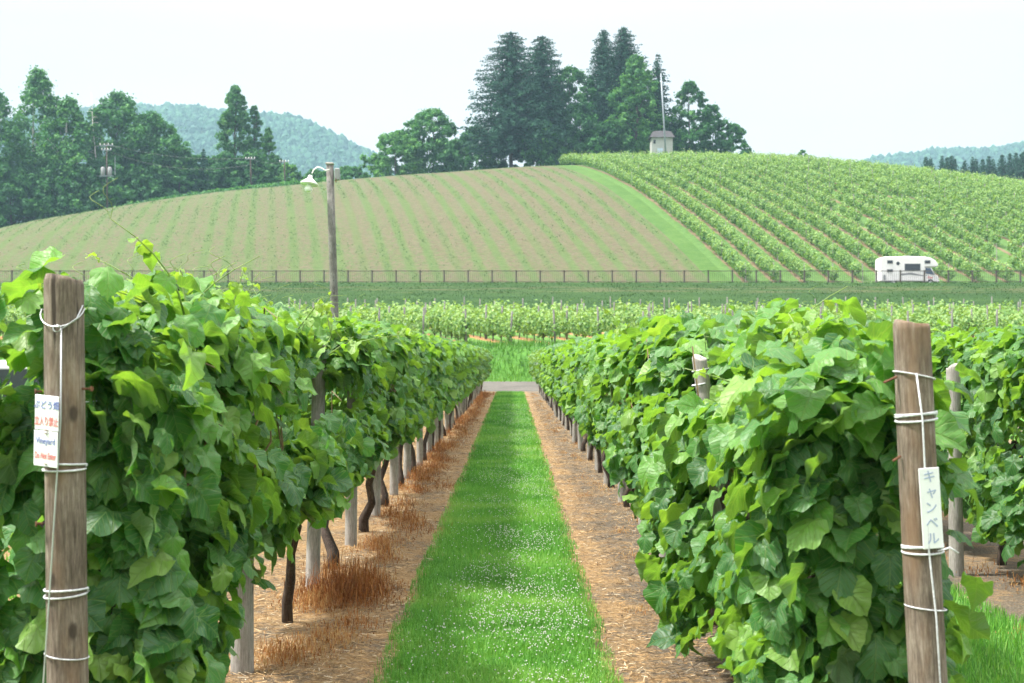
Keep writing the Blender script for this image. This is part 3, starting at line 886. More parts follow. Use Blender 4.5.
broad_tree('smallest tree at the right tip of the hilltop wood', 734, 121, 244, 32, 'spread', 55, 50, .38, .4, .08, 62, clump=.095)
broad_tree('dark bushy tree filling in right behind the hut', 676, 122, 246, 36, 'low', 70, 50, .42, .3, .03, 64)
broad_tree('tiny round shrub alone on the vineyard skyline', 803, 150, 236, 12, 'low', 22, 40, .3, .45, .02, 63, 'shrub', 'shrub', clump=.16)
G2 = 'conifers in the plantation on the right skyline'
rr_ = rng(9)
for i, p in enumerate(np.linspace(928, 1090, 27)):
    conifer_tree('dark young conifer in the dense row on the right skyline', p + rr_.normal() * 2, 155 + rr_.normal() * 1.6 - max(0, p - 975) * .07, 285 + (i % 3) * 5, 44, 70 + i, .03, .36, .35, .65, name='conifer_tree', group=G2, minh=9.0)

# bare trunk
def bare_trunk():
    x, D = px(94, 238), 238
    zg = float(height(x, D))
    H = EYE + (HZ - 92) / F * D - zg
    root = empty('dead_tree', (x, D, zg))
    tag(root, 'bare pale dead tree standing behind the transformer pole', 'tree')
    r = rng(3)
    t = MB(); tube(t, [(.6, 0, 0), (.4, 0, H * .4), (-.3, 0, H * .75), (-.6, 0, H)], [.16, .13, .08, .03], 7)
    t.obj('trunk', M['birch'], root, True)
    b = MB()
    for k in range(26):
        z = r.uniform(.35, .97) * H
        a = r.uniform(0, 6.28); l = (1.1 - z / H) * 2.6 + .3
        o = np.array([np.interp(z, [0, H * .4, H * .75, H], [.6, .4, -.3, -.6]), 0, z])
        tube(b, [o, o + np.array([np.cos(a) * l * .5, np.sin(a) * l * .5, l * .15]), o + np.array([np.cos(a) * l, np.sin(a) * l, l * .05])], [.035, .025, .012], 4)
    b.obj('crown', M['birch'], root)
bare_trunk()

# ------------------------------------------------------------------ power poles and wires
def power_pole(label, pxc, ytop, D, transformer):
    x = px(pxc, D); zg = float(height(x, D))
    H = EYE + (HZ - ytop) / F * D - zg
    root = empty('power_pole', (x, D, zg)); tag(root, label, 'power pole', 'power poles at the wood edge')
    s = MB(); tube(s, [(0.15, 0, 0), (0, 0, H)], [.15, .10], 10); s.obj('shaft', M['tree_bark'], root, True)
    for k, (z, l) in enumerate(((H - .35, 2.2), (H - 1.1, 1.6)) if transformer else ((H - .3, 1.6),)):
        c = MB(); box(c, (0, -.16, z), (l, .1, .12)); ca = c.obj('crossarm', M['steel'], root)
        for q in (-.45, -.15, .15, .45):
            i = MB(); tube(i, [(q * l, -.16, z + .06), (q * l, -.16, z + .2), (q * l, -.16, z + .32)], [.05, .09, .04], 8)
            i.obj('insulator', M['white'], ca)
    if transformer:
        for q in (-.55, .55):
            b = MB(); tube(b, [(q, -.1, H - 5.2), (q, -.1, H - 5.1), (q, -.1, H - 4.0), (q, -.1, H - 3.85)], [.26, .34, .34, .2], 12)
            b.obj('transformer', M['grey'], root, True)
        p = MB(); box(p, (0, -.1, H - 5.3), (2.2, .5, .1)); p.obj('platform', M['steel'], root)
        for q in (1.4,):
            e = MB(); tube(e, [(q, -.1, H - 5.2), (q, -.1, H - 2.2)], [.05, .05], 6); e.obj('riser', M['steel'], root)
    return (x, D, zg + H - .2)
pA = power_pole('power pole carrying two transformers in front of the left wood', 106, 143, 229, True)
pB = power_pole('slim power pole with one crossarm below the twin poplars', 250, 157, 234, False)
pC = power_pole('short leaning power pole at the crest left of the lamp', 284, 160, 238, False)
def cable(a, b, label, sag, dz):
    t = np.linspace(0, 1, 14)
    P = np.array(a)[None] * (1 - t)[:, None] + np.array(b)[None] * t[:, None]
    P[:, 2] += dz - sag * 4 * t * (1 - t)
    mb = MB(); tube(mb, P, .013, 5)
    tag(mb.obj('power_line', M['grey']), label, 'power line')
cable(pA, pB, 'uppermost sagging power line from transformer pole towards the poplars', 1.0, 0.1)
cable(pA, pB, 'lower sagging power line from transformer pole towards the poplars', 1.7, -1.0)
cable(pB, pC, 'short power line between the two slim poles at the crest', .5, 0)
cable((-60, 226, pA[2] + 1), pA, 'power line running from transformer pole out of frame left', 1.0, 0)

# ------------------------------------------------------------------ hut and metal pole on the hilltop
def hut():
    D = 231.0
    x = px(662.5, D); zg = float(height(x, D)) - .1
    root = empty('hut', (x, D, zg)); tag(root, 'small white hut with dark roof under the hilltop trees', 'hut')
    k = D / F
    wv = 21 * k; hh = EYE + (HZ - 137) / F * D - zg
    b = MB(); box(b, (0, 1.6, hh / 2), (wv, 3.0, hh)); b.obj('wall', M['hut'], root)
    rf = MB()
    zt = EYE + (HZ - 129) / F * D - zg
    o = wv / 2 + .35
    V = [(-o, -.25, hh), (o, -.25, hh), (o, 3.45, hh), (-o, 3.45, hh), (-o * .72, .5, zt - .25), (o * .72, .5, zt - .25), (o * .72, 2.7, zt - .25), (-o * .72, 2.7, zt - .25), (-o * .4, 1.6, zt), (o * .4, 1.6, zt)]
    rf.add(V, [np.array([[3, 2, 1, 0], [0, 1, 5, 4], [1, 2, 6, 5], [2, 3, 7, 6], [3, 0, 4, 7], [4, 5, 9, 8], [6, 7, 8, 9]]), np.array([[5, 6, 9], [7, 4, 8]])])
    rf.obj('roof', M['roof'], root)
    d = MB(); box(d, (-.35, .06, 1.5), (.9, .08, 2.2)); dd = d.obj('door', M['door_blue'], root)
    h = MB(); box(h, (-.02, .0, 1.5), (.06, .08, .18)); h.obj('handle', M['steel'], dd)
    wdw = MB(); box(wdw, (-1.25, .06, hh - .7), (.35, .08, .6)); wdw.obj('window', M['glass'], root)
    ra = MB()
    for xx in (-1.5, -.8, 0):
        tube(ra, [(xx, -.6, .2), (xx, -.6, 2.0)], .035, 6)
    for zz in (1.2, 2.0): tube(ra, [(-1.5, -.6, zz), (0, -.6, zz)], .035, 6)
    ra.obj('railing', M['steel'], root)
    # pole
    D2 = 228.0
    b0 = wp(666.5, 152, D2); t0 = wp(661.2, 73, D2)
    zg2 = float(height(b0[0], D2))
    root = empty('metal_pole', (b0[0], D2, zg2)); tag(root, 'tall thin grey metal pole leaning in front of the white hut', 'pole')
    s = MB(); dx = t0[0] - b0[0]; Hh = t0[2] - zg2
    tube(s, [(0, 0, 0), (dx * .5, 0, Hh * .5), (dx, 0, Hh)], [.17, .13, .09], 10); s.obj('shaft', M['steel'], root, True)
    a = MB(); tube(a, [(dx, 0, Hh), (dx - .05, 0, Hh + 2.2)], [.04, .02], 6); a.obj('antenna', M['steel'], root)
    a = MB(); tube(a, [(dx * .72, 0, Hh * .6), (dx * .72 + 1.9, -.2, Hh * .66)], [.04, .03], 6); a.obj('side_arm', M['steel'], root)
hut()

# ------------------------------------------------------------------ road fence
def road_fence():
    y = 135.0
    z0 = float(height(0, y))
    root = empty('road_fence', (0, y, z0)); tag(root, 'long low brown mesh fence along the road above the embankment', 'fence')
    pm = MB(); box(pm, (0, 0, .58), (.15, .10, 1.16)); box(pm, (0, -.01, 1.17), (.16, .12, .05)); box(pm, (0, -.01, .06), (.16, .14, .12))
    me = pm.mesh('post', M['fence'])
    xs = np.arange(-68, 69, 2.28)
    for xx in xs: link('post', me, root, (xx, 0, 0))
    r = MB(); box(r, (0, .05, 1.13), (137, .05, .06)); r.obj('top_rail', M['fence'], root)
    r = MB(); box(r, (0, .05, .12), (137, .04, .04)); r.obj('bottom_rail', M['fence'], root)
    b = MB()
    for xx in np.arange(-68, 68.4, .19): box(b, (xx, .05, .62), (.026, .020, 1.0))
    b.obj('mesh_panel', M['fence'], root)
road_fence()

# ------------------------------------------------------------------ camper van
def camper():
    D = 139.4
    x0 = px(880.5, D); z0 = float(height(x0, D)) + .02
    root = empty('camper_van', (x0, D, z0)); tag(root, 'white motorhome with overcab driving along the road behind the fence', 'motorhome')
    root.scale = (.95, 1, 1)
    y0, y1 = 0.0, 2.2
    prof = [(.04, .5), (4.55, .5), (4.6, 1.88), (5.9, 1.93), (5.99, 2.05), (5.95, 2.22), (5.72, 2.52), (5.3, 2.76), (4.7, 2.9), (3.4, 2.93), (.45, 2.9), (.16, 2.78), (.06, 2.6)]
    bm_ = MB(); prism(bm_, prof, y0, y1); body = bm_.obj('body', M['white'], root)
    bv = body.modifiers.new('bevel', 'BEVEL'); bv.width = .07; bv.segments = 3; bv.limit_method = 'ANGLE'
    cp = [(4.6, .45), (6.05, .45), (6.1, .62), (6.05, .98), (5.75, 1.12), (5.3, 1.87), (4.62, 1.87)]
    cb = MB(); prism(cb, cp, .12, 2.08); cab = cb.obj('cab', M['white'], root)
    bv = cab.modifiers.new('bevel', 'BEVEL'); bv.width = .06; bv.segments = 3; bv.limit_method = 'ANGLE'
    def win(name, pr, yy, parent=root, mat='glass', th=.03):
        q = MB(); prism(q, pr, yy - th, yy + .01); return q.obj(name, M[mat], parent)
    win('cab_window', [(4.7, 1.25), (5.6, 1.12), (5.2, 1.8), (4.7, 1.8)], .12, cab, 'glass_blue')
    ws = MB(); V = [(5.74, .3, 1.16), (5.74, 1.9, 1.16), (5.32, 1.82, 1.83), (5.32, .38, 1.83)]
    V = [(a + .035, b, c + .02) for a, b, c in V]; ws.add(V, np.array([[0, 1, 2, 3]])); ws.obj('windshield', M['glass_blue'], cab)
    win('handle', [(4.72, 1.04), (4.9, 1.04), (4.9, 1.09), (4.72, 1.09)], .12, cab, 'grey')
    def rect(a, b, c, d): return [(a, c), (b, c), (b, d), (a, d)]
    for (a, b, c, d) in ((.75, 1.25, 2.25, 2.5), (2.55, 4.1, 1.58, 2.17), (4.62, 5.12, 2.26, 2.5), (.73, 1.25, 1.42, 1.62)):
        f = win('window', rect(a - .05, b + .05, c - .05, d + .05), y0, root, 'grey', .02)
        win('pane', rect(a, b, c, d), y0 - .022, f, 'glass')
    a = np.linspace(0, 2 * np.pi, 16, endpoint=False)
    win('round_window', [(1.83 + .18 * math.cos(t), 2.23 + .18 * math.sin(t)) for t in a], y0, root, 'glass')
    win('entrance_door', rect(1.55, 2.15, .6, 1.98), y0, root, 'white', .02)
    win('hatch', rect(.3, .55, .6, 1.1), y0, root, 'grey', .012)
    win('swoosh', [(2.1, 1.02), (3.0, 1.12), (4.5, .98), (4.5, 1.06), (3.2, 1.32), (2.0, 1.22)], y0, root, 'grey', .008)
    rv = MB(); box(rv, (3.0, 1.1, 2.98), (.6, .5, .12), bevel=.03); rv.obj('roof_vent', M['grey'], root)
    bp = MB(); box(bp, (5.95, 1.1, .5), (.35, 2.0, .22), bevel=.04); bp.obj('bumper', M['white'], root)
    mr = MB(); box(mr, (5.5, -.1, 1.35), (.14, .2, .3), bevel=.03); mr.obj('mirror', M['grey'], root)
    hl = MB(); box(hl, (6.03, .35, .85), (.12, .3, .16), bevel=.03); hl.obj('headlight', M['glass'], root)
    hl = MB(); box(hl, (6.03, 1.85, .85), (.12, .3, .16), bevel=.03); hl.obj('headlight', M['glass'], root)
    # red script marks on the cab door
    sc = MB()
    for (a, b, c, d) in ((4.92, 5.0, .78, 1.0), (5.0, 5.06, .92, 1.0), (5.04, 5.12, .78, .88), (5.14, 5.2, .78, .89), (5.22, 5.29, .78, .89), (5.31, 5.42, .78, .88)):
        prism(sc, [(a, c), (b, c), (b + .04, d), (a + .04, d)], .075, .085)
    sc.obj('lettering', M['red_ink'], cab)
    for xx in (1.35, 5.2):
        for yy in (.18, 2.02):
            wl = MB(); tube(wl, [(xx, yy - .11, .34), (xx, yy + .11, .34)], [.34, .34], 20); wo_ = wl.obj('wheel', M['tyre'], root)
            rm = MB(); tube(rm, [(xx, yy - .12, .34), (xx, yy + .12, .34)], [.2, .2], 16); rm.obj('rim', M['silver'], wo_)
camper()

# ------------------------------------------------------------------ vines on the hillside (rows)
def hill_row(u, k):
    r = rng(500 + k)
    y0 = 144.6 + r.uniform(0, .6)
    y1 = 237.0
    n_m = y1 - y0
    # vines every 1.9 m, some missing
    vy = np.arange(y0, y1, 1.9)
    keep = r.random(len(vy)) > .035
    vy = vy[keep]
    vy = vy + r.normal(size=len(vy)) * .2
    xs_px = CX + F * (u + SL * (vy - 145)) / vy
    vy = vy[(xs_px < 1075) & (xs_px > 0)]
    if len(vy) < 3: return
    sz = r.uniform(.85, 1.12, len(vy))
    c = 210
    cy_ = np.repeat(vy, c); s = np.repeat(sz, c)
    N = len(cy_)
    v = unit(r.normal(size=(N, 3)))
    v[:, 2] *= 1
    rad = .55 + .45 * r.random(N)
    yy = cy_ + v[:, 1] * rad * 1.12
    xx = u + SL * (cy_ - 145) + v[:, 0] * rad * .68 * s
    zz = height(u + SL * (cy_ - 145), cy_) + 1.05 * s + v[:, 2] * rad * .85 * s
    shoot = r.random(N) < .05
    zz = zz + shoot * r.uniform(.2, .6, N)
    nr = v + np.array([0, 0, .6]) + r.normal(size=(N, 3)) * .45
    mb = MB()
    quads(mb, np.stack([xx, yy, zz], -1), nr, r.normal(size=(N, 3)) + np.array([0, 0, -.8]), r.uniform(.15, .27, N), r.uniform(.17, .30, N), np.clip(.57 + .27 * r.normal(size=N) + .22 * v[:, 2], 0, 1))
    o = empty('vine_row', (u + SL * (y0 - 145), y0, float(height(u + SL * (y0 - 145), y0))))
    off = np.array(o.location)
    mb.V = [q - off.astype(np.float32) for q in mb.V]
    lab = 'long leafy vine row on the hillside nearest the grass strip beside the field' if k == 0 else 'long leafy vine row climbing the hillside vineyard right of the grass strip'
    tag(o, lab, 'vine row', None if k == 0 else 'vine rows on the hillside')
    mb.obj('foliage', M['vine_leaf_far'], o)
    py = np.arange(y0, y1, 7.6)
    pm = MB()
    for q in py:
        p = (u + SL * (q - 145), q, float(height(u + SL * (q - 145), q)))
        tube(pm, [np.array(p) - off + np.array([0, 0, -.1]), np.array(p) - off + np.array([0, 0, 1.95])], .05, 5)
    pm.obj('posts', M['post_grey'], o)['kind'] = 'stuff'
for k in range(40):
    hill_row(UB + 3.5 + k * 2.95, k)

# ------------------------------------------------------------------ young vines on the terrace
def terrace_vine_mesh(seed, n=330):
    r = rng(seed)
    mb = MB()
    v = unit(r.normal(size=(n, 3)))
    rad = .4 + .6 * r.random(n) ** .7
    p = v * rad[:, None] * np.array([.36, .95, .60]) + np.array([0, 0, .90])
    p[:, 2] += (r.random(n) < .12) * r.uniform(.1, .55, n)
    p[:, 2] += .12 * np.sin(p[:, 1] * 4 + seed)
    nr = v + np.array([0, 0, .5]) + r.normal(size=(n, 3)) * .5
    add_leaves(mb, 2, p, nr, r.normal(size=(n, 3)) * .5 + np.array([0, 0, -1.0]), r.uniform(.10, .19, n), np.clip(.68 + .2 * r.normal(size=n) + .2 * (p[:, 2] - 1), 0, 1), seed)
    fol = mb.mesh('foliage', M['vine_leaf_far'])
    tr = MB()
    tube(tr, [(0, 0, -.05), (.04, .05, .4), (-.02, .0, .8), (0, .02, 1.1)], [.04, .033, .028, .015], 6)
    tube(tr, [(-.02, 0, .75), (0, .5, .85), (0, .85, .9)], [.02, .016, .01], 5)
    tube(tr, [(-.02, 0, .75), (0, -.5, .85), (0, -.85, .9)], [.02, .016, .01], 5)
    return fol, tr.mesh('trunk', M['bark'])
TV = [terrace_vine_mesh(s) for s in (1, 2, 3, 4)]
def build_terrace():
    r = rng(42)
    spots = []
    for k in range(-24, 34):
        u = k * 2.37
        for y in np.arange(77.0, 114.6, 1.95):
            yy = y + r.normal() * .15
            if r.random() < .05: continue
            x = u + TSL * (yy - 76)
            p = CX + F * x / yy
            if p < -40 or p > 1064: continue
            spots.append((yy, x, k, r.integers(0, 4), r.uniform(.75, 1.12), r.uniform(-.15, .15)))
    spots.sort()
    lead = set()
    far = MB()
    n_ind = 0
    for (yy, x, k, v, s, a) in spots:
        z = float(height(x, yy))
        if n_ind < 160:
            n_ind += 1
            o = empty('young_grapevine', (x, yy, z), a + math.atan(.22) * 1.0)
            o.scale = (s, 1.0, s)
            p = CX + F * x / yy
            if k not in lead and 300 < p < 1024:
                lead.add(k)
                tag(o, 'young grapevine at the near end of a terrace row, nearest its end post', 'grapevine', 'row-end vines on the terrace')
            else:
                tag(o, 'young bushy grapevine on the terrace vineyard below the road embankment', 'grapevine', 'young vines on the terrace')
            link('foliage', TV[v][0], o); link('trunk', TV[v][1], o)
        else:
            n = 110
            vv = unit(r.normal(size=(n, 3)))
            rad = .4 + .6 * r.random(n) ** .7
            pp = vv * rad[:, None] * np.array([.42, .98, .60 * s]) + np.array([x, yy, z + .92 * s])
            pp[:, 2] += (r.random(n) < .12) * r.uniform(.1, .5, n)
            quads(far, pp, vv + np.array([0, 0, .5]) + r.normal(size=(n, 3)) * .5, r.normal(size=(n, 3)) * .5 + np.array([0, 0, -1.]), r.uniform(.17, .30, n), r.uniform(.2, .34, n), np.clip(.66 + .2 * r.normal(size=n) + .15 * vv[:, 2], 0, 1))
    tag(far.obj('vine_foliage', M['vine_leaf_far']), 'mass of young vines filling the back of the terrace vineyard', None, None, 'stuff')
    # posts
    pm = MB(); tube(pm, [(0, 0, -.1), (.01, 0, .9), (0, 0, 1.92)], [.06, .056, .052], 8)
    me = pm.mesh('terrace_post', M['post_dark'], True)
    for k in range(-24, 34):
        u = k * 2.37
        for j, y in enumerate((76.3, 83.0, 90.0, 97.0, 103.0, 109.0, 115.0)):
            x = u + TSL * (y - 76)
            p = CX + F * x / y
            if p < 150 or p > 1050: continue
            if j not in (0, 2, 6) and (k % 2): continue
            o = link('vineyard_post', me, None, (x, y, float(height(x, y))))
            o.rotation_euler = (r.normal() * .03, r.normal() * .03, r.random() * 6)
            o.scale = (1, 1, r.uniform(.92, 1.08))
            if j == 0: tag(o, 'grey wooden end post at the grass edge of a terrace row', 'post', 'end posts of the terrace rows')
            elif j == 6: tag(o, 'grey wooden post standing against the dark road embankment', 'post', 'back posts of the terrace rows')
            else: tag(o, 'grey wooden post among the young vines on the terrace', 'post', 'posts inside the terrace vineyard')
build_terrace()

# ------------------------------------------------------------------ near grapevines
def foliage_mb(n, size, lod, seed, zlo, ztop, hw, Lh=1.25, bright=.16, cap=0, gap=None, slot=None):
    r = rng(seed)
    zc, hh = (zlo + ztop) / 2, (ztop - zlo) / 2
    y = r.uniform(-Lh, Lh, n)
    ph = r.random(4) * 6.28
    z0ph = ph[0]
    bul = 1 + .16 * np.sin(y * 2.3 + ph[0]) + .10 * np.sin(y * 5.1 + ph[1])
    q = r.random(n)
    a = np.where(q < .39, r.uniform(-1.0, .9, n), np.where(q < .78, np.pi - r.uniform(-1.0, .9, n), r.uniform(.8, np.pi - .8, n)))
    ca, sa = np.cos(a), np.sin(a)
    ex = .55
    cx = np.sign(ca) * np.abs(ca) ** ex; cz = np.sign(sa) * np.abs(sa) ** ex
    depth = 1 - .6 * r.random(n) ** 1.35
    x = cx * hw * bul * depth + r.normal(size=n) * .03
    x = x + .06 * np.sin(y * 7.3 + z0ph * 3) * np.cos(a)
    bot = 1 + .14 * np.sin(y * 3.7 + ph[2]) + .08 * r.normal(size=n)
    top = 1 + .07 * np.sin(y * 4.1 + ph[3]) + .05 * r.normal(size=n)
    z = zc + cz * hh * np.where(cz < 0, bot, top) * np.where(np.abs(cz) > .6, depth, 1)
    pos = np.stack([x, y, z], -1)
    out = np.stack([ca, np.zeros(n), sa * .7], -1)
    nrm = out * .62 + np.array([0, 0, .88]) + r.normal(size=(n, 3)) * np.array([.45, .55, .35])
    tip = np.array([0, 0, -.75]) + out * np.array([.75, 0, 0]) + r.normal(size=(n, 3)) * np.array([.35, .5, .35])
    tt = np.where(q >= .78, 1.0, 0.0)
    tip = tip + tt[:, None] * (r.normal(size=(n, 3)) * np.array([.8, .8, .1]) + out * .4)
    s = size * r.uniform(.62, 1.2, n)
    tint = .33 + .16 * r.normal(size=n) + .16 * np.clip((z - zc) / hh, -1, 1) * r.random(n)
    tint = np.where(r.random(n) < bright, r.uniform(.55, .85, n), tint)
    mb = MB()
    if cap:                                           # the row's end: leaves facing out along the row
        m = cap
        ang = r.uniform(0, 6.283, m); q = np.sqrt(r.random(m))
        cpos = np.stack([np.cos(ang) * q * hw * 1.05, -Lh + .12 - .14 * (1 - q) * r.random(m) + .12 * r.random(m), zc + np.sin(ang) * q * hh], -1)
        pos = np.concatenate([pos, cpos])
        nrm = np.concatenate([nrm, np.array([0, -.7, .85]) + np.stack([np.cos(ang) * q, 0 * q, 0 * q], -1) * .8 + r.normal(size=(m, 3)) * .35])
        tip = np.concatenate([tip, np.array([0, -.6, -.8]) + r.normal(size=(m, 3)) * np.array([.5, .3, .3])])
        s = np.concatenate([s, size * r.uniform(.7, 1.25, m)])
        tint = np.concatenate([tint, np.where(r.random(m) < bright, r.uniform(.55, .85, m), .28 + .13 * r.normal(size=m))])
    if gap:
        gsign = gap[2] if len(gap) > 2 else -1
    if gap:                                           # thin spot on the path side where a post shows
        k = ~((pos[:, 1] > gap[0]) & (pos[:, 1] < gap[1]) & (pos[:, 0] * gsign > (.21 if gsign < 0 else .04)) & (pos[:, 2] > (1.36 if gsign < 0 else 1.22)))
        pos, nrm, tip, s, tint = pos[k], nrm[k], tip[k], s[k], tint[k]
    if slot:                                          # a gap through the leaves on the yard side
        k = ~((pos[:, 0] < slot[0]) & (pos[:, 2] > slot[1]) & (pos[:, 2] < slot[2]))
        pos, nrm, tip, s, tint = pos[k], nrm[k], tip[k], s[k], tint[k]
    pos = pos - unit(tip) * (s * .35)[:, None]
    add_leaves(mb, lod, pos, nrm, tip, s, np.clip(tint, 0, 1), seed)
    return mb

def vine_trunk(seed, zlo, lean):
    r = rng(seed)
    mb = MB()
    n = 7
    z = np.linspace(-.05, .95, n)
    P = np.stack([np.cumsum(r.normal(size=n)) * .05, np.cumsum(r.normal(size=n)) * .07 + lean * z, z], -1)
    P[:, :2] -= P[1, :2].copy()
    P[0, :2] = r.normal(size=2) * .01
    tube(mb, P, np.array([.046, .034, .029, .028, .030, .030, .024]) * r.uniform(.8, 1.15), 9, jitter=.22, seed=seed)
    return mb, P

def vine_cordon(seed, top, reach=1.05, one=False):
    r = rng(seed)
    mb = MB()
    for sgn in ((1,) if one else (-1, 1)):
        n = 6
        y = np.linspace(0, sgn * reach, n)
        P = np.stack([top[0] + np.cumsum(r.normal(size=n)) * .02, top[1] + y, top[2] - .12 + np.cumsum(r.normal(size=n)) * .03], -1)
        P[0] = top - np.array([0, 0, .12])
        tube(mb, P, np.linspace(.03, .014, n), 7, jitter=.2, seed=seed + 3)
    return mb

def shoot_obj(base, direction, length, r, parent, seed):
    n = 6
    s = np.linspace(0, 1, n)
    d = unit(np.array(direction, float))
    bend = np.array([r.normal() * .25, r.normal() * .25, -.12])
    P = np.array(base)[None] + d[None] * (s * length)[:, None] + bend[None] * (s ** 2 * length)[:, None]
    st = MB(); tube(st, P, np.linspace(.0042, .0016, n), 5)
    # tendril
    for k in range(2):
        i = r.integers(2, n)
        t = np.linspace(0, 1, 9)
        ax = unit(r.normal(size=3) + np.array([0, 0, .6]))
        q = P[i] + ax[None] * (t * length * .35)[:, None] + np.stack([np.sin(t * 7) * t * .03, np.cos(t * 6) * t * .03 - .03 * t, t * 0], -1)
        tube(st, q, .0011, 4, cap=False)
    so = st.obj('shoot', M['shoot'], parent, True)
    m = max(4, int(length / .06))
    ss = np.sort(r.random(m)) * .96 + .04
    pos = np.stack([np.interp(ss, s, P[:, i]) for i in range(3)], -1)
    side = np.where(np.arange(m) % 2 == 0, 1, -1)[:, None]
    hz_ = unit(np.cross(d, r.normal(size=3)))[None] * side + r.normal(size=(m, 3)) * .35
    size = np.interp(ss, [0, .5, 1], [.10, .065, .025]) * r.uniform(.7, 1.2, m)
    lf = MB()
    add_leaves(lf, 0, pos + hz_ * .01, np.array([0, 0, .9]) + hz_ * .3 + r.normal(size=(m, 3)) * .3, hz_ + np.array([0, 0, -.25]), size, np.clip(np.interp(ss, [0, 1], [.55, .98]) + r.normal(size=m) * .08, 0, 1), seed)
    lf.obj('foliage', M['vine_leaf'], so, True)

SIDES = {'left': dict(zlo=.76, ztop=1.84, hw=.36), 'right': dict(zlo=.74, ztop=1.77, hw=.36), 'second': dict(zlo=.28, ztop=1.77, hw=.38)}
CACHE = {}
def vine_meshes(side, lod, v, over=None):
    key = (side, lod, v)
    if key not in CACHE:
        p = dict(SIDES[side])
        p.update(over or {})
        n, sz, tl = {0: (2300, .113, 0), 1: (1800, .113, 1), 2: (1100, .135, 2)}[lod]
        seed = 1000 + v * 17 + lod * 131 + {'left': 0, 'right': 5000, 'second': 9000}[side]
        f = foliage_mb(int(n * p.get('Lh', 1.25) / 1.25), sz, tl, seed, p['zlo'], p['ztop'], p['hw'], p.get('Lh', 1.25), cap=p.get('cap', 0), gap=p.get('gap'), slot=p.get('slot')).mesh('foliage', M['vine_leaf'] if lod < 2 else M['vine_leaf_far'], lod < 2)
        t, P = vine_trunk(seed, p['zlo'], rng(seed).normal() * .35)
        c = vine_cordon(seed, P[-1], 1.05, 'Lh' in p)
        CACHE[key] = (f, t.mesh('trunk', M['bark'], True), c.mesh('cordon', M['bark'], True), P[-1])
    return CACHE[key]

def place_vine(x, y, side, label, group, seed, unique=False, over=None):
    r = rng(seed)
    D = y
    lod = 0 if D < 17 else (1 if D < 36 else 2)
    v = seed if unique else int(r.integers(0, 4))
    f, t, c, P = vine_meshes(side, lod, v + (100 if unique else 0), over)
    o = empty('grapevine', (x, y, 0), math.pi if (r.random() < .5 and not unique) else 0)
    tag(o, label, 'grapevine', group)
    link('foliage', f, o); link('trunk', t, o); link('cordon', c, o)
    if lod == 0 and abs(x) < 2:
        p = dict(SIDES[side]); p.update(over or {})
        ns = (24 if y > 6 else 9) if side == 'left' else 7
        if side == 'right' and y < 6: ns = 2
        for k in range(6 if (side == 'left' and not 7 < y < 12) or (side == 'right' and y > 8) else 1):
            sg = 1 if r.random() < (.8 if side == 'left' else .2) else -1
            b = np.array([sg * r.uniform(.02, .08), r.uniform(-1, 1) * (p.get('Lh', 1.25) - .15), .85])
            e = np.array([sg * r.uniform(.6, 1.0) * p['hw'], b[1] + r.normal() * .25, p['ztop'] - r.uniform(.0, .5)])
            m_ = (b + e) / 2 + np.array([sg * .12, r.normal() * .05, .05])
            ca = MB(); tube(ca, [b, m_, e, e + np.array([sg * .08, r.normal() * .1, -.05])], [.006, .005, .0035, .002], 5)
            ca.obj('cane', M['cane'], o, True)
        lh = p.get('Lh', 1.25) - .2
        for k in range(ns):
            up = r.random() < .8
            b = np.array([r.uniform(-.28, .28), r.uniform(-lh, lh), p['ztop'] - r.uniform(.05, .3)])
            shoot_obj(b, (r.normal() * .5, r.normal() * .5, 1.0 if up else .4), r.uniform(.18, .40), r, o, seed * 31 + k)
    return o

XL, XR = -1.35, 1.20
near_l = ['grapevine right behind the post with the warning sign', 'grapevine between the signed end post and the next post of the left row', 'grapevine overhanging the bushy dry grass tuft on the left']
near_r = ['grapevine around the end post with the name plate on the right', 'second grapevine from the name plate post in the right row', 'grapevine in front of the post whose top shows in the right row']
OL = (dict(zlo=.05, ztop=1.80, hw=.31, Lh=.68, cap=330, slot=(-.1, 1.49, 1.60)), dict(zlo=.64, hw=.33, gap=(.8, 1.6, 1)), dict(zlo=.72, hw=.34, gap=(-1.6, 1.25, 1)))
OR = (dict(zlo=.05, ztop=1.64, hw=.28, Lh=.68, cap=260, gap=(.1, 1.0)), dict(zlo=.22, ztop=1.72, hw=.42, gap=(-1.6, 1.6)), dict(zlo=.48, hw=.40))
for i in range(27):
    y = 5.12 if i == 0 else 6.35 + (i - 1) * 2.2
    place_vine(XL - (.05 if i == 0 else 0), y, 'left', near_l[i] if i < 3 else 'leafy grapevine in the trellised row left of the grass path', None if i < 3 else 'grapevines in the row left of the path', 100 + i, i < 3, OL[i] if i < 3 else None)
    y = 5.12 if i == 0 else 6.3 + (i - 1) * 2.2
    place_vine(XR - (.10 if i == 0 else 0), y, 'right', near_r[i] if i < 3 else 'leafy grapevine in the trellised row right of the grass path', None if i < 3 else 'grapevines in the row right of the path', 200 + i, i < 3, OR[i] if i < 3 else None)
for i in range(25):
    y = 8.7 + i * 2.2
    place_vine(3.75, y, 'second', 'leafy grapevine in the second row right of the grass path', 'grapevines in the second row on the right', 300 + i)
for i in range(19):
    place_vine(6.3, 20.5 + i * 2.25, 'second', 'leafy grapevine far right in the third row beyond the path', 'grapevines in the third row on the right', 400 + i)
for i in range(17):
    place_vine(-3.9, 22.0 + i * 2.4, 'left', 'leafy grapevine behind the left row, seen through its gaps', 'grapevines in the row behind the left one', 500 + i)

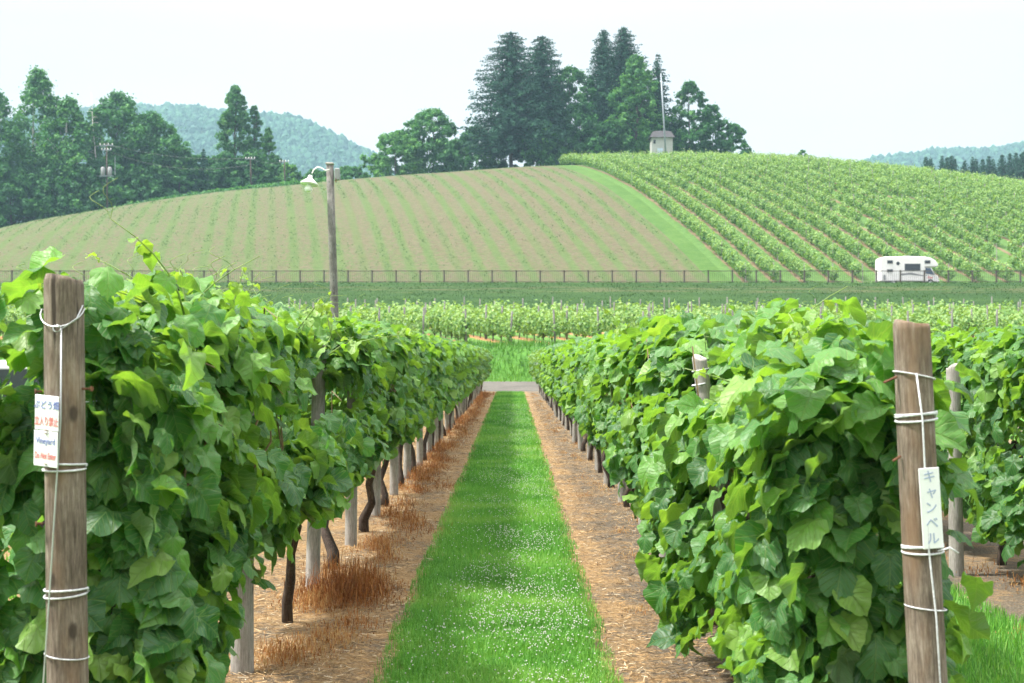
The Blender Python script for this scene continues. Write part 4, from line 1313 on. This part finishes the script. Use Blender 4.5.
# ------------------------------------------------------------------ posts and wires of the near rows
def post_mesh(r0, h, seed, lumps=.03):
    mb = MB()
    z = np.array([-.1, 0, h * .25, h * .5, h * .75, h - .02, h - .004, h])
    rad = r0 * np.array([1.03, 1.03, 1.0, .98, .97, .96, .93, .86])
    r = rng(seed)
    P = np.stack([np.cumsum(r.normal(size=8)) * .0015, np.cumsum(r.normal(size=8)) * .0015, z], -1)
    tube(mb, P, rad, 18, jitter=lumps, seed=seed)
    return mb

def near_post(name, label, base, top, r0, seed, mat='post', group=None):
    base = np.array(base, float); top = np.array(top, float)
    d = top - base
    h = float(np.linalg.norm(d))
    o = post_mesh(r0, h, seed).obj(name, M[mat], None, True, tuple(base))
    q = Vector(d / h).to_track_quat('Z', 'Y')
    # keep the post's own x axis facing right
    zax = Vector(d / h); xax = Vector((1, 0, 0)); xax = (xax - zax * xax.dot(zax)).normalized(); yax = zax.cross(xax)
    o.rotation_euler = Matrix((xax, yax, zax)).transposed().to_euler()
    tag(o, label, 'post', group)
    return o, h

def ring(mb, z, r0, rad, tilt=0.0, n=24, wraps=1):
    t = np.linspace(0, 2 * np.pi * wraps, n * wraps + 1)
    P = np.stack([np.cos(t) * r0, np.sin(t) * r0, z + tilt * np.cos(t) + (.011 if wraps > 1 else .003) * np.sin(t * .43)], -1)
    tube(mb, P, rad, 6, cap=True)

DL = 4.3
pl, hl = near_post('end_post', 'thick weathered end post holding the warning sign on the left', (px(71, DL) , DL, 0), (px(62.5, DL), DL, EYE + (HZ - 279) / F * DL), .061, 1)
DR = 4.3
pr, hr = near_post('end_post', 'leaning weathered end post with a name plate on the right', (px(936, DR), DR - .02, 0), (px(911.5, DR), DR, EYE + (HZ - 323) / F * DR), .058, 2)
k = 1 / F * DL
# left post strings: loop at the top with a knot and a long tail
st = MB()
zt = hl - 40 * k
t = np.linspace(-.1, 1.1, 14)
P = np.stack([np.cos(np.pi * (1 - t)) * .065, -np.sin(np.pi * t).clip(-.3, 1) * .066, zt + .03 - .055 * np.sin(np.pi * np.clip(t, 0, 1))], -1)
tube(st, P, .0021, 6)
tt = np.linspace(0, 6.28, 13)
tube(st, np.stack([.004 + np.cos(tt) * .012, np.full(13, -.072), zt - .03 + np.sin(tt) * .010], -1), .0021, 6)
tube(st, [(.066, -.02, zt + .04), (.055, -.045, zt), (.02, -.07, zt - .03)], .0021, 6)
st.obj('wire_loop', M['wire'], pl, True)
tl = MB(); tube(tl, [(.016, -.07, zt - .03), (.012, -.071, zt - .3), (.0, -.071, hl - 190 * k), (-.025, -.070, hl - 300 * k), (-.055, -.066, hl - 420 * k), (-.068, -.064, .1)], .0025, 7)
tl.obj('string_tail', M['wire'], pl, True)
for zz, rad, tilt in ((187, .0034, 0), (312, .0032, .004), (376, .0022, -.008)):
    q = MB(); ring(q, hl - zz * k, .0635, rad, tilt, wraps=2 if rad > .003 else 1); q.obj('string_tie', M['string'], pl, True)
for (xx, zz) in ((.062, 110), (-.06, 112), (-.062, 243)):
    q = MB(); tube(q, [(xx, -.02, hl - zz * k), (xx + (.03 if xx > 0 else -.012), -.035, hl - zz * k)], .004, 6); tube(q, [(xx + (.03 if xx > 0 else -.012), -.035, hl - zz * k), (xx + (.034 if xx > 0 else -.016), -.037, hl - zz * k)], .008, 8)
    q.obj('nail', M['rust'], pl)
# right post ties
k = 1 / F * DR
for zz, rad, tilt, wr in ((53, .0024, -.014, 1), (94, .0036, .003, 3), (225, .0034, .0, 3), (284, .0022, -.008, 1)):
    q = MB(); ring(q, hr - zz * k, .0605, rad, tilt, wraps=wr); q.obj('string_tie', M['string'], pr, True)
q = MB(); tube(q, [(-.058, -.02, hr - 53 * k), (-.10, -.03, hr - 58 * k)], .004, 6); q.obj('nail', M['rust'], pr)
q = MB(); tube(q, [(-.058, -.02, hr - 132 * k), (-.085, -.03, hr - 136 * k)], .004, 6); q.obj('nail', M['rust'], pr)
q = MB(); tube(q, [(-.01, -.061, hr - 50 * k), (.0, -.066, hr - 95 * k), (.0, -.065, hr - 225 * k), (.012, -.065, hr - 290 * k), (.02, -.063, .15)], .0028, 6); q.obj('string_tail', M['string'], pr, True)
q = MB(); tube(q, [(.03, -.055, hr - 226 * k), (.06, -.075, hr - 222 * k), (.085, -.07, hr - 228 * k)], .003, 6); q.obj('string_end', M['string'], pr, True)

# text helper: font curves turned to meshes
def text(body, size, mat, parent, loc, rot, name='lettering', sx=1.0, bold=0.0):
    c = bpy.data.curves.new('txt', 'FONT'); c.body = body; c.size = size; c.align_x = 'CENTER'; c.align_y = 'CENTER'
    c.extrude = .0004; c.offset = bold
    o = bpy.data.objects.new('txt', c); COL.objects.link(o)
    bpy.context.view_layer.update()
    me = bpy.data.meshes.new_from_object(o.evaluated_get(bpy.context.evaluated_depsgraph_get()))
    bpy.data.objects.remove(o); bpy.data.curves.remove(c)
    me.materials.clear(); me.materials.append(mat)
    q = link(name, me, parent, loc); q.rotation_euler = rot; q.scale = (sx, 1, 1)
    return q

def warning_sign():
    D = DL - .075
    c = wp(46.8, 431, D)
    root = empty('warning_sign', tuple(c))
    root.rotation_euler = (math.radians(3), math.radians(4), math.radians(-26))
    tag(root, 'white two-piece notice in blue and red writing on the left post', 'sign')
    sw, shh = .094, .212
    up = MB(); box(up, (0, 0, shh * .255), (sw, .002, shh * .49), bevel=.0009); a = up.obj('upper_panel', M['plate'], root)
    lo = MB(); box(lo, (.001, -.003, -shh * .25), (sw, .002, shh * .5), bevel=.0009); b = lo.obj('lower_panel', M['plate'], root)
    R = (math.pi / 2, 0, 0)
    text('ぶどう畑', .027, M['blue_ink'], a, (0, -.0018, shh * .36), R, sx=.92, bold=.0002)
    text('立入り禁止', .030, M['red_ink'], a, (0, -.0018, shh * .13), R, sx=.62, bold=.0002)
    text('Vineyard', .027, M['blue_ink'], b, (0.001, -.0048, -shh * .14), R, sx=.78, bold=.0)
    text('Do Not Enter', .028, M['red_ink'], b, (0.001, -.0048, -shh * .35), R, sx=.52, bold=.0)
    for z in (shh * .02, -shh * .03, -shh * .46):
        q = MB(); box(q, (.004, -.006, z), (.010, .003, .0016)); q.obj('staple', M['rust'], root)
warning_sign()
def name_plate():
    D = DR - .072
    c = wp(930.5, 508, D)
    root = empty('name_plate', tuple(c)); root.rotation_euler = (0, math.radians(-3.6), math.radians(8))
    tag(root, 'narrow white plate with faded vertical writing on the right post', 'sign')
    p = MB(); box(p, (0, 0, 0), (.064, .003, .24), bevel=.001); a = p.obj('panel', M['plate'], root)
    for i, ch in enumerate('キャンベル'):
        text(ch if ch != 'ャ' else 'ャ', .040, M['faded_ink'], a, (0 if ch != 'ャ' else .004, -.0024, .092 - i * .046), (math.pi / 2, 0, 0), bold=.0002)
name_plate()

# other posts of the near rows
for i, D in enumerate((7.2, 9.7, 12.0, 14.2, 16.4, 18.5)):
    if i == 1:
        near_post('trellis_post', 'tall grey post rising above the leaves of the left row', (px(313, D), D, 0), (px(321, D), D, EYE + (HZ - 343) / F * D), .047, 10, 'post_grey')
    else:
        lab = {0: 'grey post with bare lower half nearest the camera in left row', 2: 'grey post beside two curved trunks in left row'}.get(i, 'grey post in a line under the left row leaves')
        near_post('trellis_post', lab, (XL - .01, D, 0), (XL, D, 1.62), (.056 if i == 0 else .049), 10 + i, 'post_grey', None if i in (0, 2) else 'posts along the left row')
pmesh = post_mesh(.047, 1.62, 30).mesh('trellis_post', M['post_grey'], True)
def more_posts(x, ys, lab, grp, seed):
    r = rng(seed)
    for y in ys:
        o = link('trellis_post', pmesh, None, (x + r.normal() * .02, y, 0))
        o.rotation_euler = (r.normal() * .02, r.normal() * .02, r.random() * 6)
        tag(o, lab, 'post', grp)
more_posts(XL, np.arange(20.7, 63, 2.2), 'grey post in a line under the left row leaves', 'posts along the left row', 1)
near_post('trellis_post', 'grey post with wire ties showing its top above right row leaves', (1.12, 6.9, 0), (px(700.5, 6.9), 6.9, EYE - .006), .038, 40, 'post_grey')
more_posts(XR, np.arange(11.2, 63, 2.2), 'wooden post half buried in the right row leaves', 'posts along the right row', 2)
near_post('trellis_post', 'grey post at the front of the second right row near the frame edge', (px(956, 10.4), 10.4, 0), (px(953, 10.4), 10.4, EYE + (HZ - 367) / F * 10.4), .052, 41, 'post_grey')
more_posts(3.75, np.arange(16.5, 63, 4.4), 'wooden post hidden in the second row on the right', 'posts along the second right row', 3)
more_posts(-3.9, np.arange(21, 63, 4.4), 'wooden post in the row behind the left one', 'posts in the row behind the left one', 5)
for zz in (370, 384, 402):
    q = MB(); D = 6.9; c = wp(700.5, zz, D)
    t = np.linspace(0, 6.283, 17)
    tube(q, np.stack([c[0] + .040 * np.cos(t), c[1] + .040 * np.sin(t), c[2] + .008 * np.cos(t)], -1), .004, 5)
    tag(q.obj('string_tie', M['string'], None, True), {370: 'topmost pale string tie around the right row post', 384: 'middle pale string tie around the right row post', 402: 'lowest pale string tie around the right row post'}[zz], 'string')
def trellis(x, y0, z, label, r0=.0018):
    y = np.linspace(y0, 62.5, 30)
    P = np.stack([np.full(30, x), y, z + .012 * np.sin(y * 2.8)], -1)
    mb = MB(); tube(mb, P, r0, 5)
    tag(mb.obj('trellis_wire', M['wire'], None, True), label, 'wire')
trellis(XL + .01, DL + .06, 1.46, 'upper trellis wire threading the left row leaves')
trellis(XL + .01, DL + .06, .86, 'lower trellis wire along the left row trunks')
trellis(XR + .03, DR + .06, 1.42, 'upper trellis wire threading the right row leaves')
trellis(XR + .05, DR + .06, .80, 'lower trellis wire along the right row trunks')

# ------------------------------------------------------------------ lamp pole
def lamp_pole():
    D = 30.5
    k = D / F
    t0 = wp(329.5, 165, D); b0 = wp(334, 410, D)
    zg = 0.0
    root = empty('lamp_post', (b0[0] + .1, D, zg)); tag(root, 'weathered wooden pole with a white enamel lamp above the left row', 'lamp post')
    o = np.array([b0[0] + .1, D, 0])
    s = MB()
    top = t0 - o
    P = np.array([[0, 0, -.1], top * .3, top * .7, top])
    tube(s, P, [.088, .085, .082, .078], 14, jitter=.03, seed=5); s.obj('shaft', M['post_dark'], root, True)
    cap = MB(); box(cap, (top[0] + .0, 0, top[2] + .03), (.18, .18, .05), bevel=.02); cap.obj('cap', M['post_grey'], root)
    a = MB()
    T = lambda x, y: wp(x, y, D) - o + np.array([0, -.12, 0])
    tube(a, [T(330, 170), T(326, 171), T(322, 168.5), T(318, 167.5), T(314.5, 170), T(312.5, 174)], .014, 7)
    arm = a.obj('lamp_arm', M['lamp'], root, True)
    c = T(311, 176)
    axis = unit(np.array([-.12, -.15, -1.0]))
    sh = MB()
    P = [c, c + axis * .06, c + axis * .10, c + axis * .17, c + axis * .20]
    tube(sh, P, [.04, .05, .10, .185, .19], 20)
    sd = sh.obj('lamp_shade', M['lamp'], root, True)
    b = MB(); q = [c + axis * z for z in (.19, .23, .30, .35, .37)]
    tube(b, q, [.04, .06, .085, .06, .01], 14); b.obj('bulb', M['lamp'], sd, True)
    m = MB(); box(m, T(336, 174.5) + np.array([.03, .06, 0]), (.11, .14, .26), bevel=.02); m.obj('meter_box', M['grey'], root)
    r = MB(); tube(r, [T(336.5, 178), T(336.5, 183)], .012, 6); r.obj('conduit', M['rust'], root)
lamp_pole()

# ------------------------------------------------------------------ parked car behind the left leaves
def parked_car():
    # drawn nose to the right, length 4.1 m
    D = 12.2
    root = empty('parked_car', (px(52, D) - 3.15, D, 0)); tag(root, 'silver parked car glimpsed between vine leaves at the left edge', 'car')
    prof = [(.05, .35), (.0, .55), (.03, .85), (.10, .98), (.9, 1.02), (3.2, .99), (3.75, .90), (4.02, .74), (4.08, .5), (4.02, .3), (.3, .28)]
    b = MB(); prism(b, prof[::-1] if False else [(.05, .3), (4.02, .3), (4.08, .5), (4.02, .74), (3.8, .90), (3.2, 1.0), (.9, 1.03), (.10, .98), (.02, .8), (.0, .55)], 0, 1.68)
    body = b.obj('body', M['silver'], root); bv = body.modifiers.new('bevel', 'BEVEL'); bv.width = .07; bv.segments = 4; bv.limit_method = 'ANGLE'; bv.angle_limit = .6
    gh = MB(); prism(gh, [(.12, .98), (3.3, .97), (3.62, 1.1), (3.95, 1.40), (3.75, 1.55), (1.5, 1.57), (.5, 1.46)], .1, 1.58)
    g = gh.obj('roof', M['silver'], root); bv = g.modifiers.new('bevel', 'BEVEL'); bv.width = .06; bv.segments = 3; bv.limit_method = 'ANGLE'
    def win(nm, pr, yy, par, mat='glass'):
        q = MB(); prism(q, pr, yy - .012, yy + .01); return q.obj(nm, M[mat], par)
    win('window', [(.62, 1.05), (1.75, 1.05), (1.75, 1.47), (.82, 1.40)], .1, g)
    win('window', [(1.85, 1.05), (3.0, 1.05), (3.25, 1.25), (3.45, 1.49), (1.85, 1.48)], .1, g)
    win('door', [(1.8, .4), (2.95, .4), (2.95, .98), (1.8, .98)], 0, root, 'silver')
    win('handle', [(1.9, .86), (2.08, .86), (2.08, .89), (1.9, .89)], -.012, root, 'grey')
    for xx in (.8, 3.25):
        for yy in (.1, 1.58):
            wl = MB(); tube(wl, [(xx, yy - .1, .31), (xx, yy + .1, .31)], [.31, .31], 22); w_ = wl.obj('wheel', M['tyre'], root)
            rm = MB(); tube(rm, [(xx, yy - .115, .31), (xx, yy + .115, .31)], [.19, .19], 16); rm.obj('rim', M['silver'], w_)
    hl_ = MB(); box(hl_, (3.98, .2, .68), (.16, .34, .12), bevel=.03); hl_.obj('headlight', M['glass'], root)
    hl_ = MB(); box(hl_, (3.98, 1.48, .68), (.16, .34, .12), bevel=.03); hl_.obj('headlight', M['glass'], root)
    bp = MB(); box(bp, (4.03, .84, .42), (.14, 1.4, .14), bevel=.03); bp.obj('grille', M['grey'], root)
parked_car()

# ------------------------------------------------------------------ grass, clover, dry tufts, litter
def path_grass():
    r = rng(88)
    mb = MB()
    for (y0, y1, n, h, wd, low) in ((5.9, 11, 64000, .055, .0038, False), (11, 18, 42000, .058, .0065, True), (18, 34, 30000, .065, .014, True), (34, 63.2, 22000, .07, .028, True)):
        y = r.uniform(y0, y1, n)
        e = (hashnoise(y, y * 0, .5) - .5) * .08 + r.normal(size=n) * .055
        e2 = (hashnoise(y, y * 0 + 40, .5) - .5) * .08 + r.normal(size=n) * .055
        x = r.uniform(-.70, .54, n)
        k = (x > -.645 + e) & (x < .475 + e2)
        x, y = x[k], y[k]
        cl = hashnoise(x, y, .22) * .6 + hashnoise(x + 30, y, .7) * .4
        hh = h * (.45 + .9 * cl) * r.uniform(.6, 1.3, len(x))
        blades(mb, np.stack([x, y, np.zeros(len(x))], -1), hh, wd * r.uniform(.7, 1.3, len(x)), r, np.clip(.02 + .55 * hashnoise(x + 7, y + 3, .45) + .38 * hashnoise(x + 70, y * .6 + 3, 1.1) + .15 * r.normal(size=len(x)), 0, 1), .85, low)
    tag(mb.obj('grass', M['grass']), kind='stuff')
    # grass of the neighbouring alley and the yard on the left
    mb = MB()
    for (x0, x1, y0, y1, n, wd) in ((1.95, 3.05, 6.0, 16, 26000, .008), (1.95, 3.05, 16, 40, 14000, .02), (-3.2, -2.1, 5.5, 24, 16000, .010), (-9, -3.2, 9, 30, 14000, .02)):
        x = r.uniform(x0, x1, n); y = r.uniform(y0, y1, n)
        hh = .07 * (.4 + hashnoise(x, y, .3)) * r.uniform(.6, 1.3, n)
        blades(mb, np.stack([x, y, np.zeros(n)], -1), hh, wd, r, np.clip(.5 + .2 * r.normal(size=n), 0, 1), .7, True)
    tag(mb.obj('grass', M['grass']), kind='stuff')
    # clover heads
    n = 22000
    y = 6 + 40 * r.random(n) ** 1.7
    x = .10 + .32 * r.normal(size=n)
    kk = (x > -.6) & (x < .45) & (r.random(n) < np.clip(1.9 * (hashnoise(x + 3 + .2 * np.sin(y * 2), y * .8 + .3 * np.sin(x * 9), .5) * .6 + hashnoise(x * 2 + 9, y * 2, .4) * .4) - .55, .10, .8))
    x, y = x[kk], y[kk]
    n = len(x)
    z = r.uniform(.045, .085, n)
    s = r.uniform(.0025, .0052, n)
    base = unit(np.array([[1, 0, 0], [-1, 0, 0], [0, 1, 0], [0, -1, 0], [0, 0, 1], [0, 0, -1], [1, 1, 1], [1, -1, 1], [-1, 1, 1], [-1, -1, 1]], float))
    oct_ = np.array([[0, 2, 6], [2, 4, 6], [4, 0, 6], [3, 0, 7], [4, 3, 7], [0, 4, 7], [2, 1, 8], [4, 2, 8], [1, 4, 8], [1, 3, 9], [3, 4, 9], [4, 1, 9], [2, 0, 5], [0, 3, 5], [3, 1, 5], [1, 2, 5]])
    V = np.stack([x, y, z], -1)[:, None] + base[None] * s[:, None, None]
    Fq = (oct_[None] + (np.arange(n) * len(base))[:, None, None]).reshape(-1, 3)
    tag(MB().add(V.reshape(-1, 3), Fq).obj('clover_flowers', M['clover']), kind='stuff')
path_grass()

def dry_stuff():
    r = rng(90)
    mb = MB()
    def tuft(cx, cy_, rad, n, h, t0):
        a = r.random(n) * 6.283; d = rad * 1.15 * r.random(n) ** .8
        x = cx + np.cos(a) * d; y = cy_ + np.sin(a) * d * 1.3
        n = int(n * .98)
        x, y, d = x[:n], y[:n], d[:n]
        q = r.normal(size=(2, n)) * rad * .25
        x, y = x + q[0], y + q[1]
        hh = h * (1 - .8 * np.clip(d / rad, 0, 1) ** 1.5) * r.uniform(.35, 1.25, n)
        z0 = hh * .65 * r.random(n)
        blades(mb, np.stack([x, y, z0], -1), hh * .5, r.uniform(.002, .0045, n) * (1 + cy_ / 25), r, np.clip(t0 + .12 + .24 * r.normal(size=n), 0, 1), .95)
    # big tuft in front of the tall post, then a ragged line of them along the left row
    tuft(-1.12, 9.30, .30, 2800, .30, .18)
    tuft(-1.00, 9.75, .22, 1400, .22, .28)
    tuft(-1.25, 9.0, .2, 700, .16, .6)
    tuft(-1.2, 7.5, .22, 1000, .14, .5)
    tuft(-1.02, 7.9, .20, 700, .12, .6)
    tuft(-.95, 8.35, .2, 500, .12, .3)
    for y in np.arange(10.6, 62, .36):
        if r.random() < .8:
            tuft(-1.10 + r.normal() * .12, y + r.normal() * .2, r.uniform(.12, .26), 340 if y < 25 else 130, r.uniform(.10, .24), r.uniform(.12, .45))
    for y in np.arange(6.5, 60, .8):
        if r.random() < .6: tuft(.98 + r.normal() * .12, y, r.uniform(.07, .16), 110, r.uniform(.05, .10), r.uniform(.45, .85))
    for y in np.arange(8, 16, .6): tuft(3.35 + r.normal() * .2, y, .2, 220, .12, .45)
    tag(mb.obj('dry_grass', M['dry']), kind='stuff')
    # straw, twigs and clippings lying on the bare strips
    lb = MB()
    n = 80000
    y = 5.8 + 45 * r.random(n) ** 1.9
    side = r.random(n) < .5
    x = np.where(side, r.uniform(-1.9, -.62, n), r.uniform(.46, 1.75, n))
    az = r.random(n) * 6.283
    az = np.where(r.random(n) < .45, r.normal(size=n) * .35, az)
    l = r.uniform(.012, .06, n); wd = r.uniform(.0018, .0042, n) * (1 + y / 22)
    D = np.stack([np.cos(az), np.sin(az), r.normal(size=n) * .18], -1)
    Sd = np.stack([-np.sin(az), np.cos(az), r.normal(size=n) * .3], -1)
    P = np.stack([x, y, r.uniform(.004, .018, n)], -1)
    V = np.stack([P - D * l[:, None] * .5 - Sd * wd[:, None] * .5, P + D * l[:, None] * .5 - Sd * wd[:, None] * .3, P + D * l[:, None] * .5 + Sd * wd[:, None] * .3, P - D * l[:, None] * .5 + Sd * wd[:, None] * .5], 1)
    edge = np.exp(-((x - .62) / .13) ** 2) + np.exp(-((x - 1.15) / .2) ** 2)
    tint = np.where(side, .50 + .27 * r.normal(size=n), .26 + .26 * np.clip(edge, 0, 1) + .27 * r.normal(size=n))
    tint = np.where(r.random(n) < .02, 1.0, tint)
    lb.add(V.reshape(-1, 3), np.arange(n * 4).reshape(-1, 4), np.repeat(np.clip(tint, 0, 1), 4))
    tag(lb.obj('straw_litter', M['litter']), kind='stuff')
dry_stuff()

def rough_grass():
    r = rng(91)
    mb = MB()
    n = 34000
    x = r.uniform(-28, 30, n); y = r.uniform(69.2, 77.5, n)
    k = r.random(n) < np.interp(y, [69.2, 70.2, 74.5, 77.5], [.15, 1, .9, .45])
    x, y = x[k], y[k]
    n = len(x)
    hh = (.22 + .3 * hashnoise(x, y, 1.1)) * r.uniform(.6, 1.2, n)
    blades(mb, np.stack([x, y, height(x, y) - .02], -1), hh, r.uniform(.03, .07, n), r, np.clip(.50 + .35 * (hashnoise(x, y, 2.2) - .5) + .15 * r.normal(size=n), 0, 1), .7, True)
    tag(mb.obj('rough_grass', M['bank_blade']), kind='stuff')
    mb = MB()
    n = 40000
    x = r.uniform(-54, 54, n); y = r.uniform(115, 135.2, n)
    dryband = (y > 127) & (y < 130) & (hashnoise(x, y * 3, 3.0) > .5) & (r.random(n) < .25)
    x, y = x[~dryband], y[~dryband]; n = len(x)
    hh = (.05 + .12 * hashnoise(x, y * 2, 2.0)) * r.uniform(.6, 1.2, n)
    blades(mb, np.stack([x, y, height(x, y) - .02], -1), hh, r.uniform(.06, .13, n), r, np.clip(.34 + .5 * (hashnoise(x * .12, y, 2.5) - .5) + .06 * r.normal(size=n), 0, 1), .85, True)
    tag(mb.obj('rough_grass', M['dark_grass']), kind='stuff')
    # seedlings and weeds on the ploughed field
    mb = MB()
    n = 36000
    us = r.integers(-52, 9, n) * 2.45 + r.normal(size=n) * .22
    weed = r.random(n) < .45
    us = np.where(weed, r.uniform(-128, 20, n), us)
    y = r.uniform(144, 236, n)
    k = (us < UB - .3) & (hashnoise(us, y, 3.5) * .6 + hashnoise(us + 50, y, 14) * .5 > np.where(us > -20, .52, .44))
    us, y = us[k], y[k]; n = len(us)
    x = us + SL * (y - 145)
    p = CX + F * x / y
    k = (p > -30) & (p < 800)
    x, y = x[k], y[k]; n = len(x)
    P = np.stack([x, y, height(x, y) + .06], -1)
    quads(mb, P, np.array([0, -.5, 1.]) + r.normal(size=(n, 3)) * .4, r.normal(size=(n, 3)), r.uniform(.08, .16, n), r.uniform(.09, .2, n), np.clip(.5 + .2 * r.normal(size=n), 0, 1))
    tag(mb.obj('crop_seedlings', M['dark_grass']), kind='stuff')
rough_grass()

# coarse weeds along the far edges of the wood
def wood_edge():
    r = rng(92)
    mb = MB()
    n = 9000
    p = r.uniform(-20, 330, n); D = r.uniform(231, 242, n)
    x = px(p, D)
    P = np.stack([x, D, height(x, D) + r.uniform(.1, .9, n)], -1)
    quads(mb, P, r.normal(size=(n, 3)) + np.array([0, -.3, .6]), r.normal(size=(n, 3)), r.uniform(.3, .6, n), r.uniform(.3, .7, n), np.clip(.55 + .25 * r.normal(size=n), 0, 1))
    tag(mb.obj('undergrowth', M['tree_leaf']), kind='stuff')
wood_edge()
